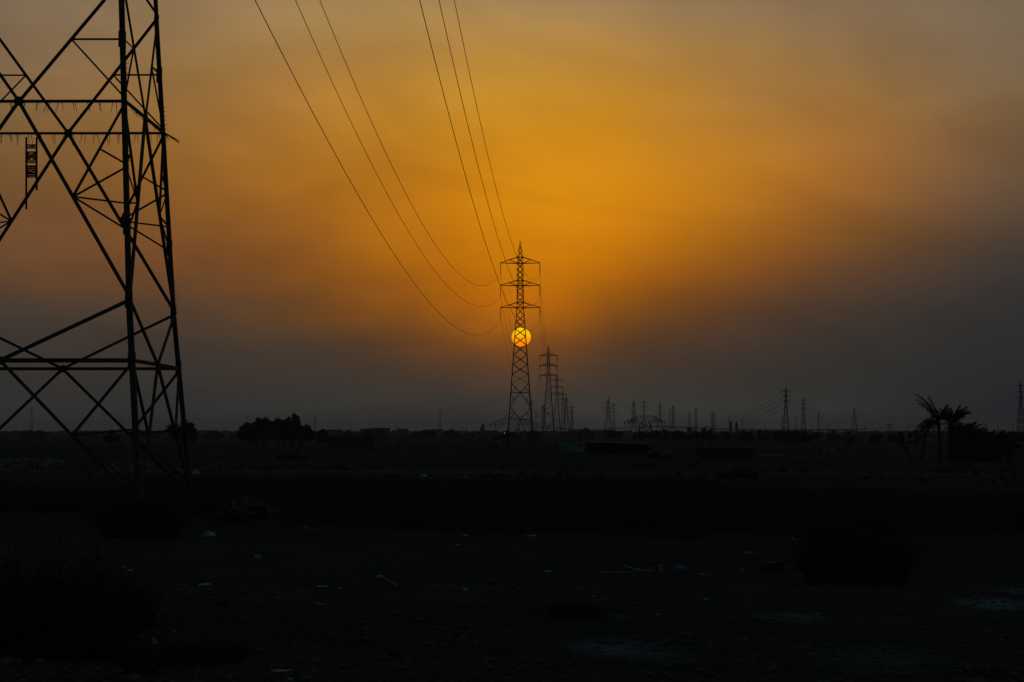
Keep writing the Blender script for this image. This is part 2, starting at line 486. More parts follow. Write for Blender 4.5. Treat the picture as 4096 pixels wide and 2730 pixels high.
# ============================================================ haze
hz = MB()
box(hz, (0, 0, 22.0), (19600, 19600, 48.0))
mh = bpy.data.materials.new('dust_haze')
mh.use_nodes = True
mh.node_tree.nodes.clear()
pv = mh.node_tree.nodes.new('ShaderNodeVolumePrincipled')
pv.inputs['Color'].default_value = (.80, .85, .88, 1)
pv.inputs['Density'].default_value = 1.45e-4
pv.inputs['Anisotropy'].default_value = 0.0
mo = mh.node_tree.nodes.new('ShaderNodeOutputMaterial')
mh.node_tree.links.new(pv.outputs[0], mo.inputs['Volume'])
ho = hz.build('haze', mh)
ho['kind'] = 'stuff'

# ============================================================ sun disc in the sky
sd = MB()
prof = [(math.sin(a)*1.0, -math.cos(a)*.965) for a in np.linspace(.02, math.pi-.02, 40)]
lathe(sd, prof, (0, 0, 0), 64)
ms = bpy.data.materials.new('sun_face')
ms.use_nodes = True
tn = ms.node_tree
tn.nodes.clear()
c = tn.nodes.new('ShaderNodeTexCoord')
s = tn.nodes.new('ShaderNodeSeparateXYZ')
tn.links.new(c.outputs['Object'], s.inputs[0])
mr = tn.nodes.new('ShaderNodeMapRange')
mr.inputs[1].default_value = -1; mr.inputs[2].default_value = 1
tn.links.new(s.outputs[2], mr.inputs[0])
rp = tn.nodes.new('ShaderNodeValToRGB')
rp.color_ramp.elements[0].position = 0; rp.color_ramp.elements[0].color = (1.0, .21, .0, 1)
rp.color_ramp.elements[1].position = 1; rp.color_ramp.elements[1].color = (1.0, .66, .0, 1)
e = rp.color_ramp.elements.new(.35); e.color = (1.0, .33, .0, 1)
e = rp.color_ramp.elements.new(.6); e.color = (1.0, .49, .0, 1)
tn.links.new(mr.outputs[0], rp.inputs[0])
em = tn.nodes.new('ShaderNodeEmission')
em.inputs[1].default_value = 1.15
tn.links.new(rp.outputs[0], em.inputs[0])
mo = tn.nodes.new('ShaderNodeOutputMaterial')
tn.links.new(em.outputs[0], mo.inputs[0])
DS = 60000.0
r = ray(2085, 1349.3); r = r / np.linalg.norm(r)
su = sd.build('sun', ms, smooth=True)
su.location = tuple(r*DS + np.array([0, 0, EYE]))
su.scale = (DS*.00483,)*3
su['kind'] = 'structure'
su['label'] = 'glowing yellow and orange setting sun behind the tall middle pylon'

# ============================================================ the big pylon at the left
TQ = dict(xc=-22.7274, yc=93.5047, lx=.0308, ly=.0203, th=.0081)
LV = [0, 6.5981, 9.3213, 18.3196, 24.0783, 30.2]
HW = [6.7041, 5.9215, 5.6114, 4.8307, 4.356, 3.85]
Z0, ZH2, ZW, ZH1, ZU, ZT = LV
def tw(u, v, z):
    hw = np.interp(z, LV, HW)
    if z < 0: hw = HW[0] + (-z)*.118
    ct, st = math.cos(TQ['th']), math.sin(TQ['th'])
    return np.array([TQ['lx']*z + ct*u*hw + st*v*hw, TQ['ly']*z - st*u*hw + ct*v*hw, z])
FACES = [lambda u, z: tw(u, -1, z), lambda u, z: tw(1, u, z), lambda u, z: tw(-u, 1, z), lambda u, z: tw(-1, -u, z)]
NOUT = [(0,-1,0), (1,0,0), (0,1,0), (-1,0,0)]
tz = Hs(TQ['xc'], TQ['yc'] - 6)*0
T0 = empty('lattice_pylon', (TQ['xc'], TQ['yc'], tz), 'huge dark lattice pylon base rising out of frame at the left, with warning plates', 'pylon')
for u, v in ((-1,-1),(1,-1),(1,1),(-1,1)):
    mb = MB()
    for z0, z1, w in ((-.2, ZW+.35, .25), (ZW-.35, ZU, .235), (ZU-.3, ZT, .21)):
        # L-section leg with the corner outside
        p0, p1 = tw(u, v, z0), tw(u, v, z1)
        t_ = .03
        prof_ = [(0,0), (-u*w,0), (-u*w,-v*t_), (-u*t_,-v*t_), (-u*t_,-v*w), (0,-v*w)]
        vv = [p0 + (x, y, 0) for x, y in prof_] + [p1 + (x, y, 0) for x, y in prof_]
        ff = [(i, (i+1) % 6, (i+1) % 6 + 6, i+6) for i in range(6)] + [(5,4,3,2,1,0), (6,7,8,9,10,11)]
        mb.add(vv, ff)
    leg = mb.build('leg', M['steel'], T0)
    # splice plates and step bolts
    rngs = {(1,-1): ((15.6, 16.9), (19.2, 20.2), (3.7, 4.9)), (1,1): ((9.8, 11.0), (18.5, 19.6)), (-1,-1): ((12, 16),), (-1,1): ((12, 16),)}[(u, v)]
    for z0, z1 in rngs:
        for z in np.arange(z0, z1, .22):
            sb = MB()
            p = tw(u, v, z)
            if int(round(z/.22)) % 2: tube(sb, [p + (u*-.02, -v*.05, 0), p + (u*.16, -v*.05, 0)], .012, 5)
            else: tube(sb, [p + (u*-.02, -v*.12, 0), p + (u*.14, -v*.12, 0)], .012, 5)
            sb.build('step_bolt', M['steel'], leg)
    for z in (ZW, ZH2, 12.6, 21.2):
        gp = MB()
        p = tw(u, v, z)
        box(gp, p + (-u*.13, v*.012, 0), (.29, .02, .75))
        box(gp, p + (u*.012, -v*.13, 0), (.02, .29, .75))
        gp.build('splice_plate', M['steel'], leg)
    fb = MB()
    p = tw(u, v, -.1)
    lathe(fb, [(.45, -.5), (.45, .1), (.42, .14), (.24, .15), (.22, .3), (.19, .32)], p + (-u*.1, -v*.1, 0), 12)
    fb.build('foundation', M['concrete'], T0)
def member(fi, a, b_, w, name='brace', off=0.0):
    f = FACES[fi]
    n = np.array(NOUT[fi], float)
    p0 = f(*a) + n*off; p1 = f(*b_) + n*off
    mb = MB()
    angle(mb, p0, p1, n, w*1.17)
    return mb.build(name, M['steel'], T0)
fN = .485
ZN = ZH1 + (ZW - ZH1)*fN
ZM = ZH1 + (ZN - ZH1)*.5
def onz(z, za, ua, zb, ub):
    # u on the straight member from (ua,za) to (ub,zb), allowing for the taper of the face
    k = (z - za)/(zb - za)
    ha, hb, h = np.interp(za, LV, HW), np.interp(zb, LV, HW), np.interp(z, LV, HW)
    return (ua*ha*(1-k) + ub*hb*k)/h
for fi in range(4):
    member(fi, (-1, ZH1), (1, ZH1), .11, 'horizontal_strut', .02)
    member(fi, (-1, ZH2), (1, ZH2), .165 if fi in (0, 3) else .135, 'horizontal_strut', .02)
    for s in (-1, 1):
        # V above the guard-spike level, X on upward
        member(fi, (0, ZH1), (s, ZU), .115)
        member(fi, (s, ZU), (0, ZT), .10)
        zp = (ZH1 + ZU)/2
        up = onz(zp, ZH1, 0, ZU, s)
        member(fi, (up, zp), (s, zp), .07, 'redundant_brace', -.03)
        member(fi, (up, zp), (s, ZH1+.1), .07, 'redundant_brace', -.03)
        # inverted V below it
        member(fi, (0, ZH1), (s, ZW), .145)
        un = onz(ZN, ZH1, 0, ZW, s)
        member(fi, (s, ZH1), (un, ZN), .11, 'redundant_brace', -.03)
        um = (onz(ZM, ZH1, s, ZN, un))
        z1 = ZH1 + (ZW-ZH1)*.325; z2 = ZH1 + (ZW-ZH1)*.52; z3 = ZH1 + (ZW-ZH1)*.66
        member(fi, (um, ZM), (s, z1), .075, 'redundant_brace', -.04)
        member(fi, (un, ZN), (s, z1-.05), .075, 'redundant_brace', -.05)
        member(fi, (un, ZN), (s, z2), .065, 'redundant_brace', -.06)
        member(fi, (un, ZN), (s, z3), .075, 'redundant_brace', -.05)
        # waist to the lower strut
        member(fi, (s, ZW), (0, ZH2), .15 if fi in (0, 3) else .115)
        # lower K and its redundants
        member(fi, (0, ZH2), (s, .15), .13)
        zk = ZH2*.5
        uk = onz(zk, ZH2, 0, .15, s)
        member(fi, (s, ZH2), (uk, zk), .12, 'redundant_brace', -.03)
        member(fi, (uk, zk), (s, zk+.28), .075, 'redundant_brace', -.04)
        member(fi, (uk, zk), (s, .9), .075, 'redundant_brace', -.05)
    for (u_, z_, sz) in ((0, ZH1, .23), (0, ZH2, .2)):
        g = MB()
        c0 = FACES[fi](u_, z_) + np.array(NOUT[fi])*.035
        n = np.array(NOUT[fi], float); a = np.cross((0,0,1), n)
        pts8 = [c0 + a*sz*math.cos(q)*1.0 + np.array([0,0,1])*sz*math.sin(q) for q in np.linspace(0, 2*math.pi, 9)[:-1] + .39*(1 if fi % 2 else 1)]
        v = pts8 + [p_ - n*.02 for p_ in pts8]
        g.add(v, [tuple(range(8)), tuple(range(15, 7, -1))] + [(i, i+8, (i+1) % 8+8, (i+1) % 8) for i in range(8)])
        g.build('gusset_plate', M['steel'], T0)
    # anti-climbing spikes hanging under the strut
    rs = random.Random(fi+5)
    n = np.array(NOUT[fi], float); a = np.cross((0,0,1), n)
    hwf = np.interp(ZH1, LV, HW)
    k = -hwf + .3
    while k < hwf - .15:
        for j in range(2):
            c0 = FACES[fi](k/hwf, ZH1 - .02) + n*.05
            tilt = rs.uniform(-.35, .35)
            L = rs.uniform(.42, .62)
            out = rs.uniform(.25, .8) if fi in (1, 3) else rs.uniform(.0, .35)
            d = a*math.sin(tilt) + np.array([0,0,-1])*math.cos(tilt) + n*out
            d /= np.linalg.norm(d)
            sm_ = MB()
            tube(sm_, [c0, c0 + d*L], .019, 5, .009)
            sm_.build('guard_spike', M['steel'], T0)
            k += rs.uniform(.08, .16)
        k += rs.uniform(.2, .42)
# stub ends past the back corner
for d in ((.62, .5, -.42), (.55, .9, -.25), (.75, -.1, -.5)):
    mb = MB(); p = tw(1, 1, ZH1)
    bar(mb, p, p + d, .05, .03); mb.build('stub_rod', M['steel'], T0)

# warning plates between two uprights on the back face (seen from behind, lettering cut through)
def backface(px, py):
    # point on the back face seen at this place
    d = ray(px, py); n = np.array([0.0, 1.0, 0])
    o = np.array([0, 0, EYE]); z = 15.0
    for _ in range(6):
        pb = tw(0, 1, z) + (TQ['xc'], TQ['yc'], 0)
        t_ = (pb[1] - o[1])/d[1]
        z = o[2] + d[2]*t_
    return o + d*t_ - (TQ['xc'], TQ['yc'], 0)
xL, xR = 104.5, 145.0
for px, y0, y1 in ((xL, 549, 838), (xR+1, 549, 762)):
    mb = MB()
    angle(mb, backface(px, y0) + (0, .04, 0), backface(px, y1) + (0, .04, 0), (0, 1, 0), .10)
    mb.build('plate_upright', M['steel'], T0)
def ttext(s_, size):
    cu = bpy.data.curves.new('txt', 'FONT')
    cu.body = s_; cu.size = size; cu.align_x = 'CENTER'; cu.align_y = 'CENTER'
    cu.resolution_u = 3
    return cu
def plate(name, px0, py0, px1, py1, texts, shapes):
    """sheet-metal plate with characters cut right through it; faces away from the road side"""
    p0 = backface(px0, py0); p1 = backface(px1, py1)
    c0 = (p0 + p1)/2
    w = abs(p1[0] - p0[0]); h = abs(p1[2] - p0[2])
    cu = bpy.data.curves.new(name, 'CURVE')
    cu.dimensions = '2D'; cu.fill_mode = 'BOTH'; cu.extrude = .003
    def poly(pts):
        sp = cu.splines.new('POLY'); sp.points.add(len(pts)-1)
        for k_, (x_, y_) in enumerate(pts): sp.points[k_].co = (x_, y_, 0, 1)
        sp.use_cyclic_u = True
    poly([(-w/2, -h/2), (w/2, -h/2), (w/2, h/2), (-w/2, h/2)])
    for s_, size, x_, y_, ax in texts:
        tcu = ttext(s_, size*h)
        to = bpy.data.objects.new('tmp', tcu)
        COL.objects.link(to)
        bpy.context.view_layer.update()
        dg = bpy.context.evaluated_depsgraph_get()
        # outline of the letters as splines
        bpy.ops.object.select_all(action='DESELECT')
        to.select_set(True); bpy.context.view_layer.objects.active = to
        bpy.ops.object.convert(target='CURVE')
        for sp in to.data.splines:
            ns = []
            if sp.type == 'BEZIER':
                bps = sp.bezier_points; L = len(bps)
                for k_ in range(L):
                    a_, b2 = bps[k_], bps[(k_+1) % L]
                    for tt in (0, .33, .66):
                        q_ = a_.co*(1-tt)**3 + a_.handle_right*3*tt*(1-tt)**2 + b2.handle_left*3*tt*tt*(1-tt) + b2.co*tt**3
                        ns.append((q_.x*ax + x_*w, q_.y + y_*h))
            else:
                ns = [(p_.co.x*ax + x_*w, p_.co.y + y_*h) for p_ in sp.points]
            poly(ns)
        dt = to.data
        bpy.data.objects.remove(to)
    for sh in shapes:
        poly([(x_*w, y_*h) for x_, y_ in sh])
    co = bpy.data.objects.new(name, cu)
    COL.objects.link(co)
    bpy.context.view_layer.update()
    me = bpy.data.meshes.new_from_object(co)
    bpy.data.objects.remove(co)
    me.name = name
    me.materials.clear(); me.materials.append(M['steel'])
    o = part(name, me, T0)
    # +X of the plate runs to the viewer's left: its front faces away (+Y)
    o.rotation_euler = (math.radians(90), 0, math.radians(180))
    o.location = tuple(c0 + (0, .09, 0))
    return o
def rect(x0, y0, x1, y1): return [(x0, y0), (x1, y0), (x1, y1), (x0, y1)]
def circ(x, y, rx, ry, n=12): return [(x + rx*math.cos(q), y + ry*math.sin(q)) for q in np.linspace(0, 2*math.pi, n+1)[:-1]]
plate('number_plate', 101, 577, 149, 595, [('S', .75, -.33, 0, 1.0), ('E', .5, -.17, -.1, 1.0), ('-', .8, .0, 0, 1), ('U', .75, .2, 0, 1.0), ('E', .5, .37, 0, 1.0)], [])
def squig(x0, x1, y, a, n=9):
    xs = np.linspace(x0, x1, n)
    up = [(x, y + a*(.5 + .5*math.sin(i*2.3)) + a*.35) for i, x in enumerate(xs)]
    dn = [(x, y + a*(.5 + .5*math.sin(i*2.3)) - a*.35) for i, x in enumerate(xs)][::-1]
    return up + dn
skull = circ(0, .02 - .04, .1, .075)
plate('danger_plate', 101, 605, 149, 654, [('136', .27, .02, .33, 1.05), ('DANGER', .15, 0, -.40, 1.05)],
      [squig(-.42, -.08, .1, .018), squig(.08, .42, .1, .018), circ(0, -.13, .10, .065), [(-.3, -.29), (-.14, -.24), (-.14, -.21), (-.3, -.25)],
       [(.3, -.29), (.14, -.24), (.14, -.21), (.3, -.25)], rect(-.07, -.26, .07, -.22), [(-.46, -.16), (-.44, -.13), (-.32, -.22), (-.33, -.25)],
       [(.46, -.16), (.44, -.13), (.32, -.22), (.33, -.25)], circ(.2, -.07, .03, .02, 6), circ(-.2, -.07, .03, .02, 6)])
plate('power_warning_plate', 101, 661, 149, 711, [('HIGH POWER', .1, 0, -.27, .95), ('KEEP OFF', .1, 0, -.42, .95)],
      [squig(-.42, .42, .30, .02, 15), squig(-.4, .4, .16, .02, 15), [(.24, .06), (-.02, .06), (.04, -.01), (-.2, -.01), (-.2, .02), (-.28, -.03), (-.2, -.09), (-.2, -.05), (.0, -.05), (-.06, .02), (.24, .02)]])

# ============================================================ line pylons (slim suspension type)
SLV = [0, 24.5, 33.2, 36.1]
SHW = [2.32, .585, .5, .03]
def sp(u, v, z, lv=SLV, hw=SHW):
    h = np.interp(z, lv, hw)
    return np.array([u*h, v*h, z])
S_NODES = [13.1, 14.8, 16.5, 18.2, 19.6, 20.9, 22.1, 23.2, 24.5, 25.4, 26.35, 27.3, 28.3, 29.2, 30.15, 31.1, 32.15, 33.2, 34.3, 35.2]
S_ARMS = [(24.5, 25.4), (28.3, 29.2), (32.15, 33.2)]
ARM_X = 3.37
def arm_mesh(side, zb, zt, ax, hwf, depth_pt=.06, w=.075):
    mb = MB()
    tip = np.array([side*ax, 0, zb + .05])
    hb, ht = hwf(zb), hwf(zt)
    for v in (-1, 1):
        b0 = np.array([side*hb, v*hb, zb]); t0 = np.array([side*ht, v*ht, zt])
        tp = tip + (0, v*depth_pt, 0)
        bar(mb, b0, tp, w); bar(mb, t0, tp + (0, 0, .04), w*.85)
        mid_t = t0 + (tp - t0)*.42; mid_b = b0 + (tp - b0)*.40
        bar(mb, mid_t, mid_b, w*.5); bar(mb, mid_t, b0, w*.6)
    for k in (.2, .4, .6, .8):
        p = [np.array([side*hb, v*hb, zb])*(1-k) + (tip + (0, v*depth_pt, 0))*k for v in (-1, 1)]
        bar(mb, p[0], p[1], w*.4)
    bar(mb, tip + (0, 0, -.1), tip + (0, 0, .28), .06)
    return mb
def insulator(L=1.9, beads=True):
    mb = MB()
    prof = [(.03, 0), (.03, -.12)]
    prof += [(.22, -.13), (.22, -.16), (.035, -.17)]
    n = 12
    for i in range(n):
        z = -.25 - i*(L-.62)/n
        prof += [(.03, z), (.12 if beads else .075, z-.05), (.10 if beads else .06, z-.07), (.03, z-.08)]
    prof += [(.03, -L+.33), (.2, -L+.32), (.2, -L+.29), (.03, -L+.28), (.03, -L+.06), (.06, -L+.05), (.06, -L)]
    lathe(mb, prof, (0, 0, 0), 8)
    return mb
def slim_pylon(root, detailed):
    hwf = lambda z: np.interp(z, SLV, SHW)
    kk = 1.15 if detailed else 1.9
    for u, v in ((-1,-1),(1,-1),(1,1),(-1,1)):
        mb = MB()
        bar(mb, sp(u, v, -.3), sp(u, v, 13.1), .17*kk, .15*kk)
        bar(mb, sp(u, v, 13.1), sp(u, v, 24.5), .15*kk, .11*kk)
        bar(mb, sp(u, v, 24.5), sp(u, v, 36.0), .11*kk, .07*kk)
        mb.build('leg', M['far_steel'], root)
    def face(fi, a, z): return [sp(a, -1, z), sp(1, a, z), sp(-a, 1, z), sp(-1, -a, z)][fi]
    acc = MB()
    def emit(p0, p1, w, name='brace'):
        if detailed:
            m_ = MB(); bar(m_, p0, p1, w*1.2); m_.build(name, M['far_steel'], root)
        else:
            bar(acc, p0, p1, w*1.75)
    for fi in range(4):
        w = .07
        for z0, z1 in zip(S_NODES[:-1], S_NODES[1:]):
            if z1 > 33.3: w = .04
            for s_ in (-1, 1):
                emit(face(fi, s_, z0), face(fi, -s_, z1), w)
        emit(face(fi, -1, 13.1), face(fi, 1, 11.6), w); emit(face(fi, 1, 13.1), face(fi, -1, 11.6), w)
        # big diamond: 11.6 -> centre 10 -> 7.6, centre 5.4 -> feet
        for s_ in (-1, 1):
            emit(face(fi, s_, 11.6), face(fi, 0, 10.0), .08)
            emit(face(fi, 0, 10.0), face(fi, s_, 7.6), .08)
            emit(face(fi, s_, 7.6), face(fi, 0, 5.4), .08)
            emit(face(fi, 0, 5.4), face(fi, s_, .2), .085)
            emit(face(fi, s_*.5, 10.8), face(fi, s_, 10.15), .05)
            emit(face(fi, s_*.55, 8.75), face(fi, s_, 8.75), .05)
            emit(face(fi, s_*.55, 8.75), face(fi, s_, 9.8), .05)
            emit(face(fi, s_*.5, 6.5), face(fi, s_, 6.5), .05)
            emit(face(fi, s_*.5, 6.5), face(fi, s_, 5.6), .05)
            emit(face(fi, s_*.5, 2.9), face(fi, s_, 3.6), .05)
        emit(face(fi, -1, 10.0), face(fi, 1, 10.0), .06, 'horizontal_strut')
        emit(face(fi, -1, 5.4), face(fi, 1, 5.4), .08, 'horizontal_strut')
        for zb, zt in S_ARMS:
            emit(face(fi, -1, zb), face(fi, 1, zb), .09, 'horizontal_strut')
            emit(face(fi, -1, zt), face(fi, 1, zt), .07, 'horizontal_strut')
    if not detailed:
        acc.build('bracing', M['far_steel'], root)
    for zb, zt in S_ARMS:
        for side in (-1, 1):
            ca = arm_mesh(side, zb, zt, ARM_X, hwf, w=.1035 if detailed else .2).build('crossarm', M['far_steel'], root)
            ins = insulator(1.9, side > 0).build('insulator_string', M['glass'], root)
            ins.location = (side*ARM_X, 0, zb - .02)
            if not detailed:
                ins.scale = (1.8, 1.8, 1)

# heavier tension type: wide feet, short drooping loops at the arm ends
TLV = [0, 15, 21, 29, 33]
THW = [3.9, 1.5, 1.0, .8, .04]
T_ARMS = [(19.5, 20.5, 4.1), (23.2, 24.2, 4.7), (26.8, 28.0, 4.0)]
def tension_pylon(root):
    hwf = lambda z: np.interp(z, TLV, THW)
    P = lambda u, v, z: sp(u, v, z, TLV, THW)
    for u, v in ((-1,-1),(1,-1),(1,1),(-1,1)):
        mb = MB()
        bar(mb, P(u,v,-.3), P(u,v,15), .24, .2); bar(mb, P(u,v,15), P(u,v,21), .2); bar(mb, P(u,v,21), P(u,v,33), .18, .1)
        mb.build('leg', M['far_steel'], root)
    acc = MB()
    zs = [0, 6, 10.5, 13.5, 15.5, 17.3, 19.5, 21.2, 23.2, 25, 26.8, 28, 29.3, 31]
    for fi in range(4):
        f = lambda a, z: [P(a,-1,z), P(1,a,z), P(-a,1,z), P(-1,-a,z)][fi]
        for z0, z1 in zip(zs[:-1], zs[1:]):
            for s_ in (-1, 1):
                bar(acc, f(s_, z0), f(-s_, z1), .10)
            bar(acc, f(-1, z1), f(1, z1), .08)
    acc.build('bracing', M['far_steel'], root)
    for zb, zt, ax in T_ARMS:
        for side in (-1, 1):
            arm_mesh(side, zb, zt, ax, hwf, .3, .12).build('crossarm', M['far_steel'], root)
            mb = MB()
            c = np.array([side*ax, 0, zb])
            tube(mb, [c + (0, -1.6, -.3), c + (0, -.8, -.1), c, c + (0, .8, -.1), c + (0, 1.6, -.3)], .1, 6)
            tube(mb, [c + (0, -1.6, -.3), c + (side*.1, -.9, -1.1), c + (side*.1, 0, -1.5), c + (side*.1, .9, -1.1), c + (0, 1.6, -.3)], .05, 5)
            mb.build('insulator_string', M['glass'], root)

D1, D2, D3, D4 = 340.0, 761.0, 1139.0, 1573.0
P1 = at(2081, D1); P2 = at(2194, D2); P3 = at(2226, D3); P4 = at(2252, D4)
LINE_RZ = -math.atan2(P2[0]-P1[0], D2-D1)
TW = []      # (root, location, scale)
t1 = empty('lattice_pylon', tuple(P1), 'tall slim lattice pylon in the middle, in front of the setting sun', 'pylon')
slim_pylon(t1, True)
t2 = empty('lattice_pylon', tuple(P2), 'second slim pylon of the row, just right of the tall middle one', 'pylon', None, LINE_RZ)
slim_pylon(t2, False)
G = 'hazy pylons along the horizon'
KIDS[t2.name] = [c_ for c_ in bpy.data.objects if c_.parent == t2]
def slim_at(px, ytop, label, rz=0.0, sc_=1.0, rot=None):
    D = (36.1*sc_ - EYE)*FPX/(1724 - ytop)
    o = copy_tree(t2)
    o.location = tuple(at(px, D)); o.scale = (sc_,)*3
    o.rotation_euler = (0, 0, LINE_RZ if rot is None else rot)
    tag(o, label, 'pylon', G)
    return o
t3 = slim_at(2227, 1496, 'third pylon of the middle row, its left arms hidden behind the second')
t4 = slim_at(2252, 1561, 'fourth and fainter pylon of the middle row, right of the third')
slim_at(2288, 1617, 'small last pylon at the right end of the middle row', rot=.3)
slim_at(2126, 1593, 'hazy slim pylon showing just right of the tall middle pylon body')
slim_at(2144, 1637, 'faint thin pylon between the tall middle pylon and the second one')
slim_at(2455, 1609, 'slim hazy pylon touching the right side of the wide one at centre right')
slim_at(2576, 1597, 'slim faint pylon rising behind the low flat umbrella shaped pylon')
slim_at(2680, 1633, 'faint slim pylon, left one of the close pair right of the flat pylon')
slim_at(2693, 1618, 'slim hazy pylon, right and taller one of the close pair', rot=.25)
slim_at(2784, 1626, 'pale slim pylon right of the squat one, left of the twin chimneys', rot=.2)
slim_at(2849, 1640, 'hazy pylon at left of the overlapping pair before the twin chimneys', rot=.4)
slim_at(2858, 1644, 'hazy pylon at right of the overlapping pair before the twin chimneys', rot=-.3)
slim_at(2917, 1658, 'small dim pylon directly behind the left chimney')
slim_at(2969, 1667, 'small dim pylon just right of the twin chimneys', rot=.5)
slim_at(3008, 1676, 'tiny faint pylon second to the right of the chimneys')
slim_at(3061, 1684, 'tiny faint pylon third to the right of the chimneys')
slim_at(3097, 1685, 'tiny faint pylon left of the bushes under the tall right pylon')
slim_at(3126, 1662, 'small hazy pylon just left of the tallest pylon at the right')
q1 = slim_at(3144, 1544, 'tallest pylon of the right group, bare arms without hanging strings', rot=.1)
slim_at(3184, 1658, 'small dim pylon between the two large right pylons')
s1 = slim_at(3214, 1586, 'dark pylon right of the tallest one, long strings hanging from its arms', rot=.05, sc_=.98)
slim_at(3274, 1648, 'small hazy pylon right of the one with long hanging strings', rot=.3)
slim_at(3321, 1688, 'tiny faint pylon left of the squat pylon at far right')
slim_at(3488, 1686, 'tiny faint pylon between the squat pylon and the palms')
w1 = slim_at(4084, 1522, 'large dark pylon cut by the right edge, beyond the palms', rot=.15)
slim_at(1761, 1637, 'lone slim hazy pylon left of the middle, above the low roofs', rot=.15)
slim_at(1260, 1656, 'faint pylon rising just right of the big round tree grove', rot=.3)
slim_at(988, 1657, 'faint pylon rising behind the left part of the tree grove', rot=.3)
slim_at(956, 1681, 'tiny pylon left of the tree grove', rot=.6)
slim_at(904, 1690, 'tiny faint pylon between the leg of the big pylon and the grove', rot=.6)
slim_at(779, 1692, 'faintest small pylon just right of the tree behind the big pylon leg')
slim_at(126, 1627, 'very faint pylon seen under the big pylon at the far left', rot=.3)
slim_at(478, 1672, 'faint small pylon seen between the legs of the big pylon')
slim_at(32, 1700, 'tiny far pylon at the left edge on the horizon')
slim_at(1371, 1687, 'thin faint pylon, first of three right of the grove', rot=1.2)
slim_at(1405, 1684, 'small dark broad pylon, second of three right of the grove', rot=.1)
slim_at(1504, 1676, 'small pylon above the long low roofs, third of three', rot=.1)
tp0 = empty('tension_pylon', (0, 0, 0), 'x', 'pylon')
tension_pylon(tp0)
KIDS[tp0.name] = [c_ for c_ in bpy.data.objects if c_.parent == tp0]
first = [True]
def tens_at(px, ytop, label, rot=0.0, sc_=1.0):
    D = (33*sc_ - EYE)*FPX/(1724 - ytop)
    o = tp0 if first[0] else copy_tree(tp0)
    first[0] = False
    o.location = tuple(at(px, D)); o.scale = (sc_,)*3
    o.rotation_euler = (0, 0, rot)
    tag(o, label, 'pylon', G)
    return o
tens_at(2433, 1587, 'wide footed pylon at centre right, left of the flat umbrella pylon', .3)
tens_at(2535, 1598, 'dark wide armed pylon standing at the left end of the flat pylon', .2)
tens_at(2640, 1607, 'dark wide armed pylon standing at the right end of the flat pylon', -.2)
tens_at(2265, 1583, 'wide footed pylon among the middle row, between the fourth and the last', .3)
tens_at(2172, 1612, 'wide footed hazy pylon close left of the second slim pylon', .2)
tens_at(2758, 1643, 'small squat pylon just right of the close slim pair', .1)
u1 = tens_at(3418, 1624, 'squat wide footed pylon standing alone left of the palms', .15)

# low, flat pylons with one long bowed crossarm
def flat_pylon(px, y_apex, halfpx_l, halfpx_r, D, label, rot=0):
    s_ = D/FPX
    hz_ = EYE + (1724 - y_apex)*s_
    zb = hz_ - 27*s_
    L, R_ = halfpx_l*s_, halfpx_r*s_
    root = empty('flat_pylon', tuple(at(px, D)), label, 'pylon', None, rot)
    hw = 4.2*D/1000
    bw = 3.0*D/1000
    for side, A_ in ((-1, L), (1, R_)):
        mb = MB()
        for v in (-1, 1):
            top = [np.array([0, v*hw*.5, hz_]), np.array([side*hw, v*hw*.5, hz_ - .1]), np.array([side*A_, 0, zb])]
            bot = [np.array([0, v*hw*.5, zb]), np.array([side*A_, v*.1, zb])]
            bar(mb, top[0], top[1], .13); bar(mb, top[1], top[2], .13, .1); bar(mb, bot[0], bot[1], .15, .1)
            n = 9
            for i in range(n):
                x0 = hw + (A_-hw)*i/n; x1 = hw + (A_-hw)*(i+1)/n
                f0 = (x0-hw)/(A_-hw); f1 = (x1-hw)/(A_-hw)
                a_ = top[1]*(1-f0) + top[2]*f0; c_ = np.array([side*x0, v*hw*.5*(1-f0), zb])
                b2 = top[1]*(1-f1) + top[2]*f1; d_ = np.array([side*x1, v*hw*.5*(1-f1), zb])
                bar(mb, c_, b2 if i % 2 else a_, .07); bar(mb, a_, d_, .07)
        mb.build('crossarm', M['far_steel'], root)
        for k_ in (.95, .75, .55):
            ib = MB(); c_ = np.array([side*A_*k_, 0, zb])
            tube(ib, [c_ + (0, -1.5, -.5), c_ + (0, 0, 0), c_ + (side*.3, 1.4, -.6)], .14, 5)
            tube(ib, [c_ + (0, -1.5, -.5), c_ + (0, 0, -1.5), c_ + (side*.3, 1.4, -.6)], .05, 5)
            ib.build('insulator_string', M['glass'], root)
    for u, v in ((-1,-1),(1,-1),(1,1),(-1,1)):
        mb = MB()
        bar(mb, (u*bw*1.25, v*bw*1.2, -.3), (u*hw*.62, v*hw*.4, zb), .24)
        mb.build('leg', M['far_steel'], root)
    acc = MB()
    for fi in range(4):
        def f(a, k):
            bx = bw*1.25*(1-k) + hw*.62*k; by = bw*1.2*(1-k) + hw*.4*k; z = zb*k
            return np.array([(a*bx, -by, z), (bx, a*by, z), (-a*bx, by, z), (-bx, -a*by, z)][fi])
        for k0, k1 in ((0, .35), (.35, .65), (.65, 1)):
            for s2 in (-1, 1):
                bar(acc, f(s2, k0), f(-s2, k1), .12)
            bar(acc, f(-1, k1), f(1, k1), .10)
    for s2 in (-1, 1):
        for v in (-1, 1):
            for k_ in np.linspace(-.8, .8, 5):
                bar(acc, (k_*hw, v*hw*.5, zb), ((k_+.2*s2)*hw, v*hw*.5, hz_-.05), .07)
    acc.build('bracing', M['far_steel'], root)
    return root, hz_, zb, L, R_
fp1 = flat_pylon(2055, 1671, 98, 100, 820, 'low flat pylon with long bowed crossarm, seen behind the tall middle pylon')
